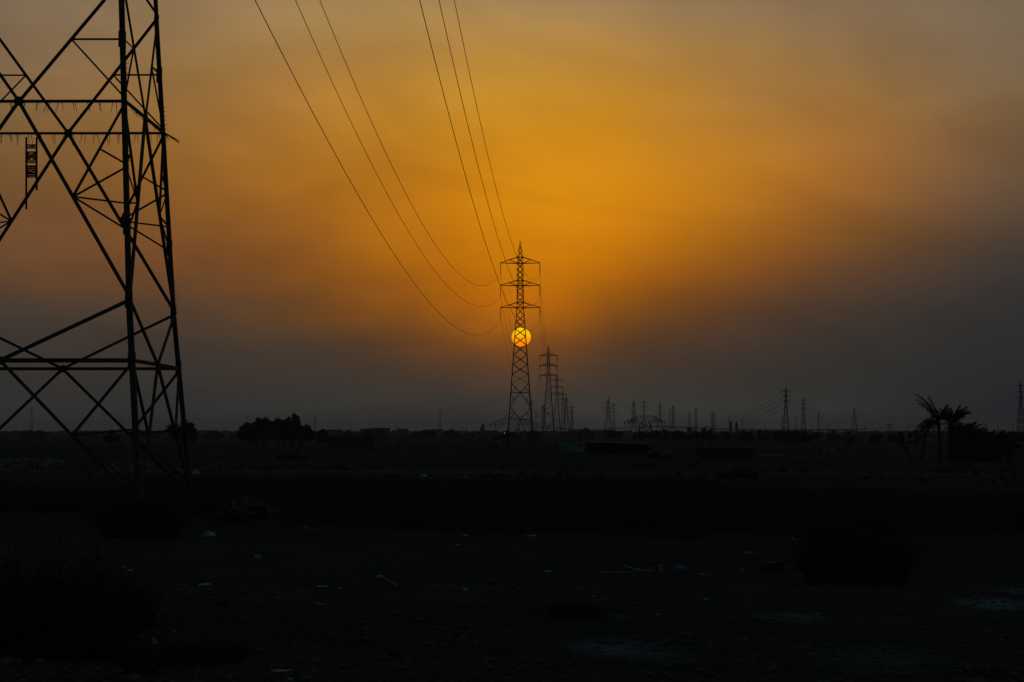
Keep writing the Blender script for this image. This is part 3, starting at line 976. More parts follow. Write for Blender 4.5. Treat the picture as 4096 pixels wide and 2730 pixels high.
fp2 = flat_pylon(2581, 1664, 86, 86, 760, 'low flat umbrella shaped pylon with long bowed crossarm at centre right')

# ============================================================ conductors
def wire(pts, r, label, group=None, name='power_line'):
    mb = MB()
    pts = np.array(pts, float)
    o0 = pts[0].copy()
    tube(mb, pts - o0, r, 5)
    o = mb.build(name, M['wire'])
    o.location = tuple(o0)
    tag(o, label, 'power line', group)
    return o
Z_INS = [zb - 1.92 for zb, zt in S_ARMS]
WF = {(-1,0): (2320, (0.00043936505952605915, -0.18171502140791249, 33.52039768109086), 'lowest left conductor, sagging deepest toward the tall middle pylon'),
      (-1,1): (2400, (0.0005606748861817042, -0.2574565263307774, 49.15821669693256), 'middle left conductor, ending at the middle left arm of the tall pylon'),
      (-1,2): (2360, (0.0005657189094511295, -0.24510882731998962, 48.23942278443111), 'uppermost of the three left conductors, ending at the top left arm of the tall pylon'),
      (1,0): (2340, (0.0004625272454450263, -0.20424774644079147, 38.484758232666), 'first of the three right hand conductors, ending at the lowest right arm'),
      (1,1): (2340, (0.00048492155631139075, -0.21512462418298675, 43.42655214088338), 'second of the three right hand conductors, ending at the middle right arm'),
      (1,2): (2340, (0.0005093840839469621, -0.22727946278058012, 48.52696818405612), 'third and rightmost conductor overhead, ending at the top right arm')}
for (side, k), (vp, c, lab) in WF.items():
    tip = P1 + (side*ARM_X, 0, Z_INS[k])
    tv = (vp - 2048)/FPX
    ys = np.linspace(D1, -12, 90)
    zc = np.polyval(c, ys); dz = tip[2] - np.polyval(c, D1)
    pts = [(tip[0] + tv*(y - D1), y, z + dz*(y/D1)**4 if y > 0 else z) for y, z in zip(ys, zc)]
    wire(pts, .021, lab, 'conductors overhead running to the tall middle pylon')
def tipof(o, side, k, sc_=1.0):
    a = o.rotation_euler[2]; s_ = o.scale[0]
    return np.array(o.location) + np.array([math.cos(a)*side*ARM_X, math.sin(a)*side*ARM_X, Z_INS[k]])*s_
def span(p, q_, sag, r, label, group, n=40):
    pts = [p*(1-t_) + q_*t_ - np.array([0, 0, 4*sag*t_*(1-t_)]) for t_ in np.linspace(0, 1, n)]
    return wire(pts, r, label, group)
ord6 = ['first', 'second', 'third', 'fourth', 'fifth', 'sixth']
names3 = ['lowest', 'middle', 'top']
for side, sn_ in ((-1, 'left'), (1, 'right')):
    for k in range(3):
        span(tipof(t1, side, k), tipof(t2, side, k), 12.5, .02, '%s %s conductor drooping from the tall middle pylon back to the second pylon' % (names3[k], sn_), 'conductors between the first and second pylon')
for A_, B_, lab in ((t2, t3, 'thin conductor between the second and third pylons of the middle row'), (t3, t4, 'faint conductor between the third and fourth pylons of the middle row')):
    for side in (-1, 1):
        for k in range(3):
            span(tipof(A_, side, k), tipof(B_, side, k), 11, .025, '%s %s-side %s' % (names3[k], 'left' if side < 0 else 'right', lab), lab.replace('conductor', 'conductors'))
for side in (-1, 1):
    for k in range(3):
        span(tipof(w1, side, k), tipof(u1, side, k) + (0, 0, -3), 13, .075, 'faint conductor behind the palms, from the %s %s arm of the right edge pylon' % (names3[k], 'left' if side < 0 else 'right'), 'conductors behind the palms')
        span(tipof(u1, side, k) + (0, 0, -3), tipof(s1, side, k), 9, .075, 'faint conductor left of the squat pylon, joining its %s %s arm' % (names3[k], 'left' if side < 0 else 'right'), 'conductors left of the squat pylon')
        span(tipof(q1, side, k), at(2693, 2400, 26 - 4*(2-k)) + (side*3.3, 0, 0), 16, .085, 'faint conductor falling left from the %s %s arm of the tallest right pylon' % (names3[k], 'left' if side < 0 else 'right'), 'long conductors left of the tallest right pylon')
for i in range(6):
    a_ = at(2581 + (i-2.5)*28, 760, fp2[2] - 1.2)
    span(a_, at(3500 + i*60, 900, 4.5 + .3*i), 1.6, .05, '%s low conductor counted leftmost first, running right from the flat umbrella pylon' % ord6[i], 'low conductors right of the flat pylon')
    span(at(2081 + i*26, 830, fp1[2] - 1), a_ - (0, 0, .2), 1.2, .035, '%s thin conductor counted leftmost first, slung between the two flat pylons' % ord6[i], 'low conductors between the flat pylons')

# ============================================================ utility poles
poles = [(3312, 1699, 900, 'utility pole in front of the tiny pylon, right of the large right pylons'), (3351, 1700, 950, 'thin pole midway between the large right pylons and the squat one'),
         (3427, 1699, 820, 'pole crossing the feet of the squat pylon'), (3459, 1702, 980, 'thin pole just right of the squat pylon'),
         (3554, 1697, 700, 'left one of the two close poles left of the palms'), (3564, 1695, 700, 'right one of the two close poles left of the palms'),
         (1658, 1701, 1300, 'plain thin pole left of the lone slim pylon on the left horizon'), (1804, 1703, 1200, 'first small cross-armed pole right of the lone slim pylon'),
         (1816, 1706, 1300, 'second small pole right of the lone slim pylon'), (1848, 1707, 1200, 'small dark pole midway to the round silo'), (1868, 1704, 1300, 'small pole just left of the round silo'),
         (1983, 1704, 1100, 'pole just left of the tall middle pylon foot'), (1582, 1672, 1500, 'taller thin mast above the long low roofs left'),
         (3993, 1702, 900, 'pole right of the palm clump, near the right edge pylon'), (3923, 1698, 980, 'pole above the small palms at right'), (4052, 1696, 850, 'pole just left of the right edge pylon'),
         (3246, 1705, 1100, 'short pole between the hanging string pylon and the small one right of it')]
for px, yt, D, lab in poles:
    h = EYE + (1724 - yt)*D/FPX
    root = empty('utility_pole', tuple(at(px, D)), lab, 'pole', 'small poles on the horizon', random.uniform(-.4, .4))
    mb = MB(); tube(mb, [(0,0,-.3), (0,0,h)], .17, 6, .11); mb.build('mast', M['bark'], root)
    if px not in (1658, 3351):
        mb = MB(); bar(mb, (-.9,0,h-.4), (.9,0,h-.4), .12)
        for x_ in (-.8, 0, .8): bar(mb, (x_,0,h-.35), (x_,0,h-.05), .08)
        mb.build('crossarm', M['far_steel'], root)

# ============================================================ vegetation
def leaf_cloud(n, centers, radii, size, seed, flat=1.0, shell=.55):
    g = np.random.default_rng(seed)
    k = g.integers(0, len(centers), n)
    c = np.array(centers)[k]; r_ = np.array(radii)[k]
    d = g.normal(size=(n, 3)); d /= np.linalg.norm(d, axis=1)[:, None]
    rr = shell + (1-shell)*g.random(n)**.7
    rr *= 1 + .18*g.normal(size=n)
    p = c + d*(r_*rr)[:, None]*np.array([1, 1, flat])
    a = g.normal(size=(n, 3)); a /= np.linalg.norm(a, axis=1)[:, None]
    b2 = np.cross(a, g.normal(size=(n, 3))); b2 /= np.linalg.norm(b2, axis=1)[:, None]
    s_ = size*(.5 + g.random(n))[:, None]
    v = np.stack([p - a*s_, p + b2*s_*.45, p + a*s_, p - b2*s_*.45], 1).reshape(-1, 3)
    f = np.arange(n*4).reshape(n, 4)
    keep = v[:, 2].reshape(n, 4).min(1) > 0
    return v, f[keep]
def mesh_np(name, v, f, m):
    me = bpy.data.meshes.new(name)
    f = np.asarray(f)
    me.vertices.add(len(v)); me.vertices.foreach_set('co', np.asarray(v, float).ravel())
    me.loops.add(f.size); me.loops.foreach_set('vertex_index', f.ravel().astype(int))
    me.polygons.add(len(f)); me.polygons.foreach_set('loop_start', np.arange(len(f))*f.shape[1])
    me.update(calc_edges=True)
    me.materials.append(m)
    return me
def tree(loc, h, w, label, seed, group=None, leaf=.22, name='leafy_tree', low=.0, n=5200, lobes=26, cat='tree'):
    root = empty(name, loc, label, cat, group)
    g = np.random.default_rng(seed)
    mb = MB()
    tube(mb, [(0,0,-.2), (.05*w*.2,0,h*.2), (0,.05,h*.42)], .05*h*.7, 7, .03*h*.7)
    w *= 1.3; h *= 1.06
    cs, rs = [], []
    for i in range(lobes):
        a = g.random()*2*math.pi; rr = g.random()**.5
        x_, y_ = math.cos(a)*rr*w*.38, math.sin(a)*rr*w*.38
        zt = h*(.93 - .42*rr**2.2) * (.72 + .28*g.random())
        r_ = (.10 + .09*g.random())*w*.62
        z_ = max(zt - r_, low*h + r_*.6) if g.random() < .72 else h*(low + .25 + .3*g.random())
        if name == 'bush':
            z_ = h*g.uniform(.2, .85 - .3*rr); r_ *= 1.15
        cs.append((x_, y_, z_)); rs.append(r_)
        if i % 2 == 0:
            tube(mb, [(0,0,h*.16), (x_*.4, y_*.4, z_*.5+h*.06), (x_, y_, z_)], .02*h*.5, 5, .006*h)
    mb.build('trunk', M['bark'], root)
    v, f = leaf_cloud(n, cs, rs, leaf, seed, .9, .35)
    part('crown', mesh_np('crown', v, f, M['leaf']), root)
    return root
GX = 'trees of the rounded grove'
def tsz(px, D, wpx, ytop): return tuple(at(px, D)), EYE + (1724 - ytop)*D/FPX, wpx*D/FPX
for i, (px, D, wpx, yt, lab) in enumerate([
    (1000, 455, 90, 1698, 'leftmost low tree of the rounded grove'), (1055, 450, 110, 1676, 'second tree from the left in the grove'),
    (1110, 445, 110, 1678, 'middle tree of the grove, in front'), (1172, 460, 62, 1662, 'tallest narrow tree standing up out of the grove'),
    (1140, 470, 80, 1682, 'tree behind the middle of the grove'), (1205, 450, 95, 1692, 'rightmost rounded tree of the grove'), (1030, 470, 70, 1683, 'tree at the rear left of the grove')]):
    loc, h, w = tsz(px, D, wpx, yt)
    tree(loc, h*1.16, w*1.1, lab, 20+i, GX, .26, n=7000, lobes=34)
loc, h, w = tsz(725, 400, 150, 1668); tree(loc, h, w, 'round dark tree seen behind the right rear leg of the big pylon', 40, None, .18, n=6000)
loc, h, w = tsz(1288, 430, 46, 1707); tree(loc, h, w, 'small narrow tree right of the rounded grove', 41, None, .16, n=2200)
loc, h, w = tsz(445, 420, 70, 1712); tree(loc, h, w, 'low tree seen through the foot of the big pylon', 42, None, .16, n=2600)
shrub_q = None
GB = 'bushes along the horizon'
bl = [(2345, 900, 60, 1713, 'squat bush just right of the last pylon of the middle row'), (2440, 800, 60, 1710, 'bush under the wide footed pylon at centre right'), (2465, 700, 50, 1716, 'bush right of the wide footed pylon'),
      (2560, 640, 50, 1718, 'bush under the left arm of the flat pylon'), (2605, 600, 60, 1716, 'bush under the body of the flat pylon'), (2650, 650, 70, 1710, 'bush at the foot of the dark pylon right of the flat one'),
      (2700, 620, 80, 1714, 'long bush under the close slim pair'), (2757, 560, 46, 1712, 'bush under the small squat pylon'), (2845, 560, 60, 1712, 'bush under the overlapping pylon pair'),
      (2905, 650, 50, 1722, 'low bush under the left chimney'), (2985, 520, 60, 1701, 'taller bush just right of the chimneys'), (3055, 560, 70, 1712, 'bush left of the dense clump under the tallest pylon'),
      (3130, 500, 80, 1708, 'left half of the dense bushes under the tallest pylon'), (3185, 500, 90, 1710, 'middle of the dense bushes under the large pylons'), (3240, 520, 80, 1712, 'right half of the dense bushes under the large pylons'),
      (3395, 480, 40, 1718, 'small bush right of the dense bushes'), (3500, 470, 50, 1720, 'bush below the two close poles'), (3660, 420, 60, 1712, 'bush left of the palms'), (3590, 450, 60, 1716, 'bush between the close poles and the palms'),
      (4040, 420, 70, 1716, 'bush at the foot of the right edge pylon'), (4085, 500, 60, 1712, 'bush cut by the right edge'), (3330, 560, 60, 1716, 'bush below the tiny pylon at right'),
      (2130, 700, 60, 1716, 'bush behind the right foot of the tall middle pylon'), (2030, 720, 80, 1722, 'bush behind the left foot of the tall middle pylon'), (1700, 900, 90, 1718, 'bush under the lone slim pylon'),
      (1800, 950, 90, 1720, 'bush left of the round silo'), (1500, 800, 110, 1716, 'bushy tree before the long low roofs'), (1400, 900, 70, 1719, 'bush right of the small narrow tree'),
      (860, 850, 90, 1722, 'low bush left of the rounded grove'), (600, 900, 80, 1720, 'low bush between the two legs of the big pylon'), (330, 950, 90, 1722, 'low bush under the middle of the big pylon'), (120, 900, 110, 1720, 'low bush at the far left horizon')]
for i, (px, D, wpx, yt, lab) in enumerate(bl):
    loc, h, w = tsz(px, D, wpx, yt)
    tree(loc, max(h, 2.2), w, lab, 60+i, GB, .22*D/600, 'bush', n=2200, lobes=16, cat='bush')
# far wood that reads as one mass
vs, fs, off = [], [], 0
g = np.random.default_rng(11)
for i in range(620):
    D = g.uniform(600, 3600)
    a = g.uniform(-17, 17)
    cx, cy = D*math.tan(math.radians(a)), D
    h = g.uniform(1.6, 3.7)*(1 + .25*(D > 2000) - .3*(D < 1000)); w = g.uniform(6, 26)
    cs = [(cx + g.uniform(-w, w)/2, cy + g.uniform(-3, 3), h*g.uniform(.35, .75)) for _ in range(5)]
    v, f = leaf_cloud(150, cs, [h*.5 + w*.03]*5, .55*D/1500, 500+i, .7, .3)
    vs.append(v); fs.append(f + off); off += len(v)
me = mesh_np('far_scrub', np.concatenate(vs), np.concatenate(fs), M['leaf'])
o = bpy.data.objects.new('far_scrub', me); COL.objects.link(o); o['kind'] = 'stuff'; o['label'] = 'distant belt of scrub and low trees along the horizon'
# nearer weeds on the plain
vs, fs, off = [], [], 0
for i in range(330):
    D = 130*math.exp(g.random()*1.9); a = g.uniform(-17, 17)
    cx, cy = D*math.tan(math.radians(a)), D
    z = Hs(cx, cy)
    h = g.uniform(.12, .42)*(1 + D/900); w = g.uniform(.8, 4.5)
    cs = [(cx + g.uniform(-w, w)/2, cy + g.uniform(-.5, .5), h*.4) for _ in range(3)]
    v, f = leaf_cloud(60, cs, [h*.55]*3, .10*D/200 + .05, 1500+i, .8, .2)
    v[:, 2] += z
    vs.append(v); fs.append(f + off); off += len(v)
me = mesh_np('plain_weeds', np.concatenate(vs), np.concatenate(fs), M['dry'])
o = bpy.data.objects.new('plain_weeds', me); COL.objects.link(o); o['kind'] = 'stuff'; o['label'] = 'low weeds dotted over the dark plain'

# band of low reeds across the middle distance
up_x = [-400, 0, 450, 600, 1050, 1500, 2000, 2700, 3300, 3700, 4500]
up_y = [1955, 1950, 1955, 1915, 1906, 1912, 1908, 1925, 1950, 1970, 1972]
lo_x = [-400, 0, 430, 500, 700, 800, 1000, 1300, 1560, 1900, 2560, 2740, 2850, 3300, 3700, 4500]
lo_y = [2045, 2047, 2056, 2052, 2052, 2080, 2088, 2104, 2106, 2119, 2140, 2172, 2140, 2145, 2150, 2115]
n = 52000
g = np.random.default_rng(5)
px = g.uniform(-350, 4450, n)
yu = np.interp(px, up_x, up_y); yl = np.interp(px, lo_x, lo_y) + 7*vnoise(px/60, px*0)*2
du = (EYE - .55)*FPX/(yu - 1724); dl = EYE*FPX/(yl - 1724)
D = dl + (du - dl)*g.random(n)**1.0
X_ = (px - 2048)/FPX*D; Y_ = D
keep = np.ones(n, bool)
Zg = H(X_, Y_)
hgt = (.35 + .35*g.random(n))*(1 + .7*vnoise(X_/4, Y_/4)) * np.clip((D - dl)/3 + .35, 0, 1)
nb = 3
vs = []
for k in range(nb):
    a = g.uniform(0, math.pi, n); wd = g.uniform(.02, .06, n)
    lx = g.normal(0, .16, n)*hgt; ly = g.normal(0, .16, n)*hgt
    ox, oy = g.normal(0, .1, n), g.normal(0, .1, n)
    b0 = np.stack([X_+ox - np.cos(a)*wd, Y_+oy - np.sin(a)*wd, Zg - .03], -1)
    b1 = np.stack([X_+ox + np.cos(a)*wd, Y_+oy + np.sin(a)*wd, Zg - .03], -1)
    m1 = np.stack([X_+ox + lx*.4 + np.cos(a)*wd*.9, Y_+oy + ly*.4, Zg + hgt*.6], -1)
    tp = np.stack([X_+ox + lx, Y_+oy + ly, Zg + hgt*g.uniform(.7, 1.15, n)], -1)
    vs.append(np.stack([b0, b1, m1, tp], 1).reshape(-1, 3))
v = np.concatenate(vs); f = np.arange(len(v)).reshape(-1, 4)
me = mesh_np('reeds', v, f, M['reed'])
o = bpy.data.objects.new('reeds', me); COL.objects.link(o); o['kind'] = 'stuff'; o['label'] = 'wide band of low dark reeds across the middle distance'

# clods and pebbles on the bare soil
n = 9000
px = g.uniform(-200, 4300, n); py = 2110 + (2760-2110)*g.random(n)
vs = []; fs = []; off = 0
ico_v = np.array([(0,0,1),(.9,0,.2),(.28,.85,.2),(-.72,.52,.2),(-.72,-.52,.2),(.28,-.85,.2),(0,0,-.4)], float)
ico_f = np.array([(0,1,2),(0,2,3),(0,3,4),(0,4,5),(0,5,1),(6,2,1),(6,3,2),(6,4,3),(6,5,4),(6,1,5)])
r_ = (1724 - py)/-FPX
D = EYE/r_; X_ = (px-2048)/FPX*D; Y_ = D; Zg = H(X_, Y_)
S = np.exp(g.normal(-3.5, .55, n))
S = np.clip(S, .01, .13)
V = ico_v[None] * (S[:, None, None]*(.7 + .6*g.random((n, 7, 1)))) * np.array([1.3, 1, .7])
V += np.stack([X_, Y_, Zg], -1)[:, None]
F = (ico_f[None] + (np.arange(n)*7)[:, None, None]).reshape(-1, 3)
me = mesh_np('clods', V.reshape(-1, 3), F, M['rock'])
o = bpy.data.objects.new('clods', me); COL.objects.link(o); o['kind'] = 'stuff'; o['label'] = 'small clods and pebbles over the foreground soil'

def shrub(px, py, wpx, hpx, label, seed, n=5000, twig=.05, name='shrub', group=None, depth=.5):
    c = gnd(px, py); D = c[1]
    w = wpx*D/FPX; h = hpx*D/FPX
    z = Hs(c[0], c[1])
    root = empty(name, (c[0], c[1], z), label, 'shrub', group)
    g = np.random.default_rng(seed)
    nst = int(n/12)
    # twigs radiating from several stools, leaves along them
    bx = g.uniform(-.5, .5, nst)*w*.8; by = g.uniform(-.5, .5, nst)*w*depth
    env = np.sqrt(np.clip(1 - (bx/(w*.55))**2, .05, 1))
    L = h*env*np.where(g.random(nst) < .12, g.uniform(1.0, 1.45, nst), g.uniform(.35, 1.0, nst))*(.75 + .6*(vnoise(bx*1.7 + seed, by*1.7) + .5))
    tx = g.normal(0, .35, nst)*L + bx*.25; ty = g.normal(0, .35, nst)*L
    mb_v, mb_f = [], []
    p0 = np.stack([bx, by, np.full(nst, -.03)], -1); p2 = np.stack([bx+tx, by+ty, L], -1)
    p1 = (p0 + p2)/2 + np.stack([tx*-.15, ty*-.15, L*.12], -1)
    a = g.uniform(0, math.pi, nst); s_ = np.stack([np.cos(a), np.sin(a), a*0], -1)*.009
    V = np.stack([p0-s_*1.5, p0+s_*1.5, p1+s_, p1-s_, p2+s_*.5, p2-s_*.5], 1).reshape(-1, 3)
    b_ = (np.arange(nst)*6)[:, None]
    F = np.concatenate([b_ + [0,1,2,3], b_ + [3,2,4,5]])
    part('stems', mesh_np('stems', V, F, M['bark']), root)
    k = g.integers(0, nst, n); t_ = g.uniform(.25, 1.08, n)[:, None]
    P_ = np.where(t_ < .5, p0[k]*(1-2*t_) + p1[k]*2*t_, p1[k]*(2-2*t_) + p2[k]*(2*t_-1)) + g.normal(0, .03, (n, 3))*min(max(h, .4), 2)
    P_[:, 2] = np.abs(P_[:, 2])
    a = g.normal(size=(n, 3)); a[:, 2] += .8; a /= np.linalg.norm(a, axis=1)[:, None]
    b2 = np.cross(a, g.normal(size=(n, 3))); b2 /= np.linalg.norm(b2, axis=1)[:, None]
    q_ = twig*(.5 + g.random(n))[:, None]
    V = np.stack([P_-a*q_, P_+b2*q_*.3, P_+a*q_, P_-b2*q_*.3], 1).reshape(-1, 3)
    part('foliage', mesh_np('foliage', V, np.arange(4*n).reshape(n, 4), M['dry']), root)
    return root
shrub(3420, 2325, 430, 175, 'broad low black shrub on the bare soil at the right', 201, 16000, .045)
shrub(150, 2625, 760, 290, 'large black mass of scrub at the bottom left corner', 202, 26000, .04)
shrub(500, 2495, 230, 120, 'smaller dark shrub right of the big scrub mass at lower left', 203, 7000, .035)
shrub(560, 2688, 150, 70, 'small dark tuft at the bottom edge below the left shrubs', 204, 4000, .03)
shrub(330, 2630, 330, 150, 'dark spreading scrub between the corner mass and the tuft', 205, 9000, .035)
shrub(800, 2640, 380, 55, 'flat dark creeping weeds near the bottom left', 206, 5000, .03)
shrub(2310, 2462, 230, 40, 'flat dark patch of weeds in the middle foreground', 207, 3500, .03)
shrub(560, 2152, 330, 110, 'dense dark scrub in front of the big pylon foot', 208, 12000, .06)
shrub(880, 2420, 60, 20, 'tiny tuft alone on bare soil at lower left', 209, 600, .025)
shrub(1560, 2625, 70, 18, 'tiny dark tuft on bare soil at lower middle', 210, 700, .025)
shrub(2950, 1915, 150, 30, 'dark low shrub by the pale track, right of centre', 211, 2500, .1)
shrub(1170, 1840, 120, 22, 'flat dark scrub below the rounded grove', 212, 2500, .15)

# ============================================================ date palms
def palm(px, D, y_crown, label, seed, nf=26, L=2.6, lean=0.0, frond_w=.32, r=.24, bare=10, dirs=None, erange=(30, 88), leftish=False, group='palms of the ragged clump at right'):
    base = at(px, D); base[2] = Hs(base[0], base[1])
    h = EYE + (1724 - y_crown)*D/FPX - base[2]
    root = empty('date_palm', tuple(base), label, 'palm tree', group)
    g = np.random.default_rng(seed)
    mb = MB()
    k = 12
    for i in range(k):
        z0, z1 = h*i/k, h*(i+1)/k
        x0, x1 = lean*(i/k)**1.5, lean*((i+1)/k)**1.5
        tube(mb, [(x0, 0, z0-.06), (x0*.5+x1*.5, 0, z0*.4+z1*.6), (x1, 0, z1)], r*1.18, 9, r*.92)
    mb.build('trunk', M['bark'], root)
    top = np.array([lean, 0, h])
    for j in range(nf + bare):
        dead = j >= nf
        a = g.uniform(0, 2*math.pi)
        if dead:
            e0 = g.uniform(-.1, .6); LL = L*g.uniform(.75, 1.3); droop = g.uniform(1.4, 2.3)
            if leftish: a = pi + g.uniform(-1.0, 1.0)
        else:
            e0 = math.radians(g.uniform(*erange)); LL = L*g.uniform(.7, 1.1); droop = g.uniform(.5, 1.6)
        if dirs is not None and j < len(dirs):
            a, e0, LL, droop = dirs[j]
        pts = [top + (0, 0, g.uniform(-.35, .1))]
        e = e0; n = 9
        for i in range(n):
            e -= droop/n*(.4 + 1.2*i/n)
            d = np.array([math.cos(a)*math.cos(e), math.sin(a)*math.cos(e), math.sin(e)])
            pts.append(pts[-1] + d*LL/n)
        fb = MB()
        tube(fb, pts, .035, 4, .008)
        nl = 10 if dead else 60
        side0 = np.array([-math.sin(a), math.cos(a), 0])
        for q_ in range(nl):
            t_ = (.25 + .75*q_/nl)*n
            i = min(int(t_), n-1); fr = t_ - i
            p = pts[i]*(1-fr) + pts[i+1]*fr
            d = pts[i+1] - pts[i]; d /= np.linalg.norm(d)
            for s_ in (-1, 1):
                if g.random() < (.5 if dead else .08): continue
                ll = frond_w*(1 - .55*abs(t_/n - .5)*2)*g.uniform(.7, 1.25)
                dv = d*.9 + side0*s_*.5 + np.array([0, 0, -.45 + g.normal()*.25]); dv /= np.linalg.norm(dv)
                wv = np.cross(dv, (0.3, .2, 1)); wv /= np.linalg.norm(wv); wv *= .024
                fb.add([p - wv, p + wv, p + dv*ll*.6 + wv*.8 + (0,0,-.02), p + dv*ll + (0,0,-.08)], [(0,1,2,3)])
        fb.build('frond', M['leaf'] if not dead else M['bark'], root)
    return root
DP = 232.0
pi = math.pi
palm(3760, DP, 1692, 'taller palm on the left of the clump, one broken crown blown leftward', 301, 26, 2.2, -.15, .62, .2, 17, leftish=True,
     dirs=[(pi, 1.25, 4.3, .8), (pi+.1, 1.2, 4.0, .9), (pi-.15, 1.3, 3.9, .7), (pi+.2, 1.15, 3.5, .9), (pi+.5, 1.35, 3.6, .5), (pi-.4, 1.4, 3.4, .4), (pi, 1.0, 2.6, 2.6), (pi+.3, .9, 2.5, 2.8), (0.1, 1.45, 2.6, .7), (.2, 1.4, 2.5, .9), (pi, 1.35, 2.8, .6), (pi, 1.3, 2.4, .7),
           (pi-.2, .25, 2.9, 1.5), (pi+.1, .35, 3.2, 1.6), (pi, .05, 2.8, 1.4), (pi-.1, .15, 2.6, 1.6), (pi+.2, -.1, 2.6, 1.2), (pi, .3, 2.9, 1.9)], erange=(66, 90))
palm(3808, DP+2, 1700, 'second tall palm, thicker trunk wrapped in old leaf bases', 302, 28, 2.4, .0, .55, .40, 16,
     dirs=[(pi-.1, 1.2, 2.6, .8), (pi+.2, 1.3, 2.7, .9), (pi, 1.1, 2.4, 1.1), (0, 1.3, 2.9, 1.0), (.1, 1.2, 3.0, 1.3), (0, 1.45, 2.4, .6), (-.1, 1.4, 2.6, .5), (pi/2, 1.4, 2.5, .5), (.0, 1.0, 2.6, .9)], erange=(60, 90))
palm(3868, DP-3, 1752, 'short palm right of the two tall ones', 303, 30, 2.4, .1, .4, .3, 8, erange=(35, 88))
palm(3890, DP+5, 1760, 'short bushy palm in the middle of the clump, half hidden', 304, 24, 1.8, .0, .38, .3, 6)
palm(3955, DP+2, 1775, 'low palm at the right end of the clump', 305, 28, 2.6, .1, .4, .3, 6, erange=(35, 85))
palm(3990, DP+8, 1790, 'low spreading palm beyond the right end of the clump', 306, 20, 2.8, .2, .4, .25, 4, erange=(30, 80))
palm(3835, DP-5, 1795, 'stunted palm crown low between the trunks', 307, 22, 1.7, .0, .36, .3, 8)
palm(3838, DP+3, 1735, 'short palm pressed against the right of the thick trunk', 309, 24, 1.9, .1, .42, .3, 8, erange=(40, 88))
palm(3915, DP+4, 1768, 'low palm midway along the right half of the clump', 310, 26, 2.0, .1, .42, .3, 8, erange=(20, 80))
palm(4030, DP+9, 1800, 'outermost stunted palm at the right edge of the clump', 311, 20, 1.7, .1, .42, .25, 4, erange=(10, 75))
palm(2795, 452, 1752, 'small palm crown sprouting from the ground right of the tractor', 308, 34, 3.4, .0, .5, .4, 6, group=None)
for i, (xb, yb, xt, yt, r_, lab) in enumerate([(3655, 1842, 3608, 1728, .3, 'bent dead palm trunk curving up at the left of the clump'), (3678, 1842, 3700, 1726, .26, 'leaning dead trunk between the bent one and the tall palms')]):
    b0 = at(xb, DP); b0[2] = Hs(b0[0], b0[1]) - .1
    top = at(xt, DP, EYE + (1724-yt)*DP/FPX)
    d = top - b0
    mb = MB()
    pts = [(0,0,0), (d[0]*.45, 0, d[2]*.22), (d[0]*.85, 0, d[2]*.55), (d[0], 0, d[2]*.85), tuple(d)]
    tube(mb, pts, r_, 8, r_*.35)
    root = empty('dead_palm_trunk', tuple(b0), lab, 'dead trunk')
    mb.build('trunk', M['bark'], root)
    fb = MB()
    for k in range(7):
        tube(fb, [pts[-1 - k % 2], (d[0] + random.uniform(-.6, .9), random.uniform(-.3, .3), d[2] + random.uniform(-.5, .7))], .04, 4, .01)
    fb.build('frond_stub', M['bark'], root)

shrub(3895, 1848, 200, 48, 'dense dark undergrowth round the palm trunks', 213, 8000, .16)
# ============================================================ buildings
def rectpx(x0, x1, yt, D):
    a_, b_ = at(x0, D), at(x1, D)
    return (a_ + b_)/2, b_[0] - a_[0], EYE + (1724 - yt)*D/FPX
# teal cabin
c, w, h = rectpx(2238, 2336, 1764, 317)
cab = empty('cabin', tuple(c), 'small teal painted box cabin standing right of the tall middle pylon', 'cabin')
mb = MB(); box(mb, (0, 1.2, h/2 - .1), (w, 2.4, h + .2)); mb.build('wall', M['teal'], cab)
mb = MB(); box(mb, (.05, 1.2, h + .05), (w + .3, 2.8, .09)); mb.build('roof', M['roof'], cab)
mb = MB(); box(mb, (-.05, -.02, h*.45), (.75, .05, h*.86)); mb.build('door', M['teal'], cab)
for x_ in (-w/2 + .05, w/2 - .05, -.5, .42):
    mb = MB(); box(mb, (x_, -.02, h/2), (.07, .05, h*.97)); mb.build('corner_post', M['teal'], cab)
mb = MB(); box(mb, (1.15, -.02, h*.62), (.5, .04, .4)); mb.build('window', M['glazing'], cab)
# dark shed
c, w, h = rectpx(2346, 2600, 1768, 300)
sh = empty('shed', tuple(c), 'long low dark shed with a pale roof edge, right of the teal cabin', 'shed')
mb = MB(); box(mb, (0, 3.6, h/2 - .3), (w, .3, h + .3)); box(mb, (-w/2 + .1, 2, h/2 - .1), (.2, 3, h)); box(mb, (w/2 - .1, 2, h/2 - .25), (.2, 3, h - .2)); mb.build('wall', M['darkwall'], sh)
mb = MB()
mb.add([(-w/2-.3, 0, h+.02), (w/2+.3, 0, h-.42), (w/2+.3, 4.2, h-.38), (-w/2-.3, 4.2, h+.06), (-w/2-.3, 0, h+.1), (w/2+.3, 0, h-.34), (w/2+.3, 4.2, h-.30), (-w/2-.3, 4.2, h+.14)], BOXF)
mb.build('roof', M['roof'], sh)
for x_ in np.linspace(-w/2 + .2, w/2 - .2, 6):
    mb = MB(); bar(mb, (x_, .2, -.2), (x_, .2, h - .05 - (x_ + w/2)/w*.42), .12); mb.build('post', M['bark'], sh)
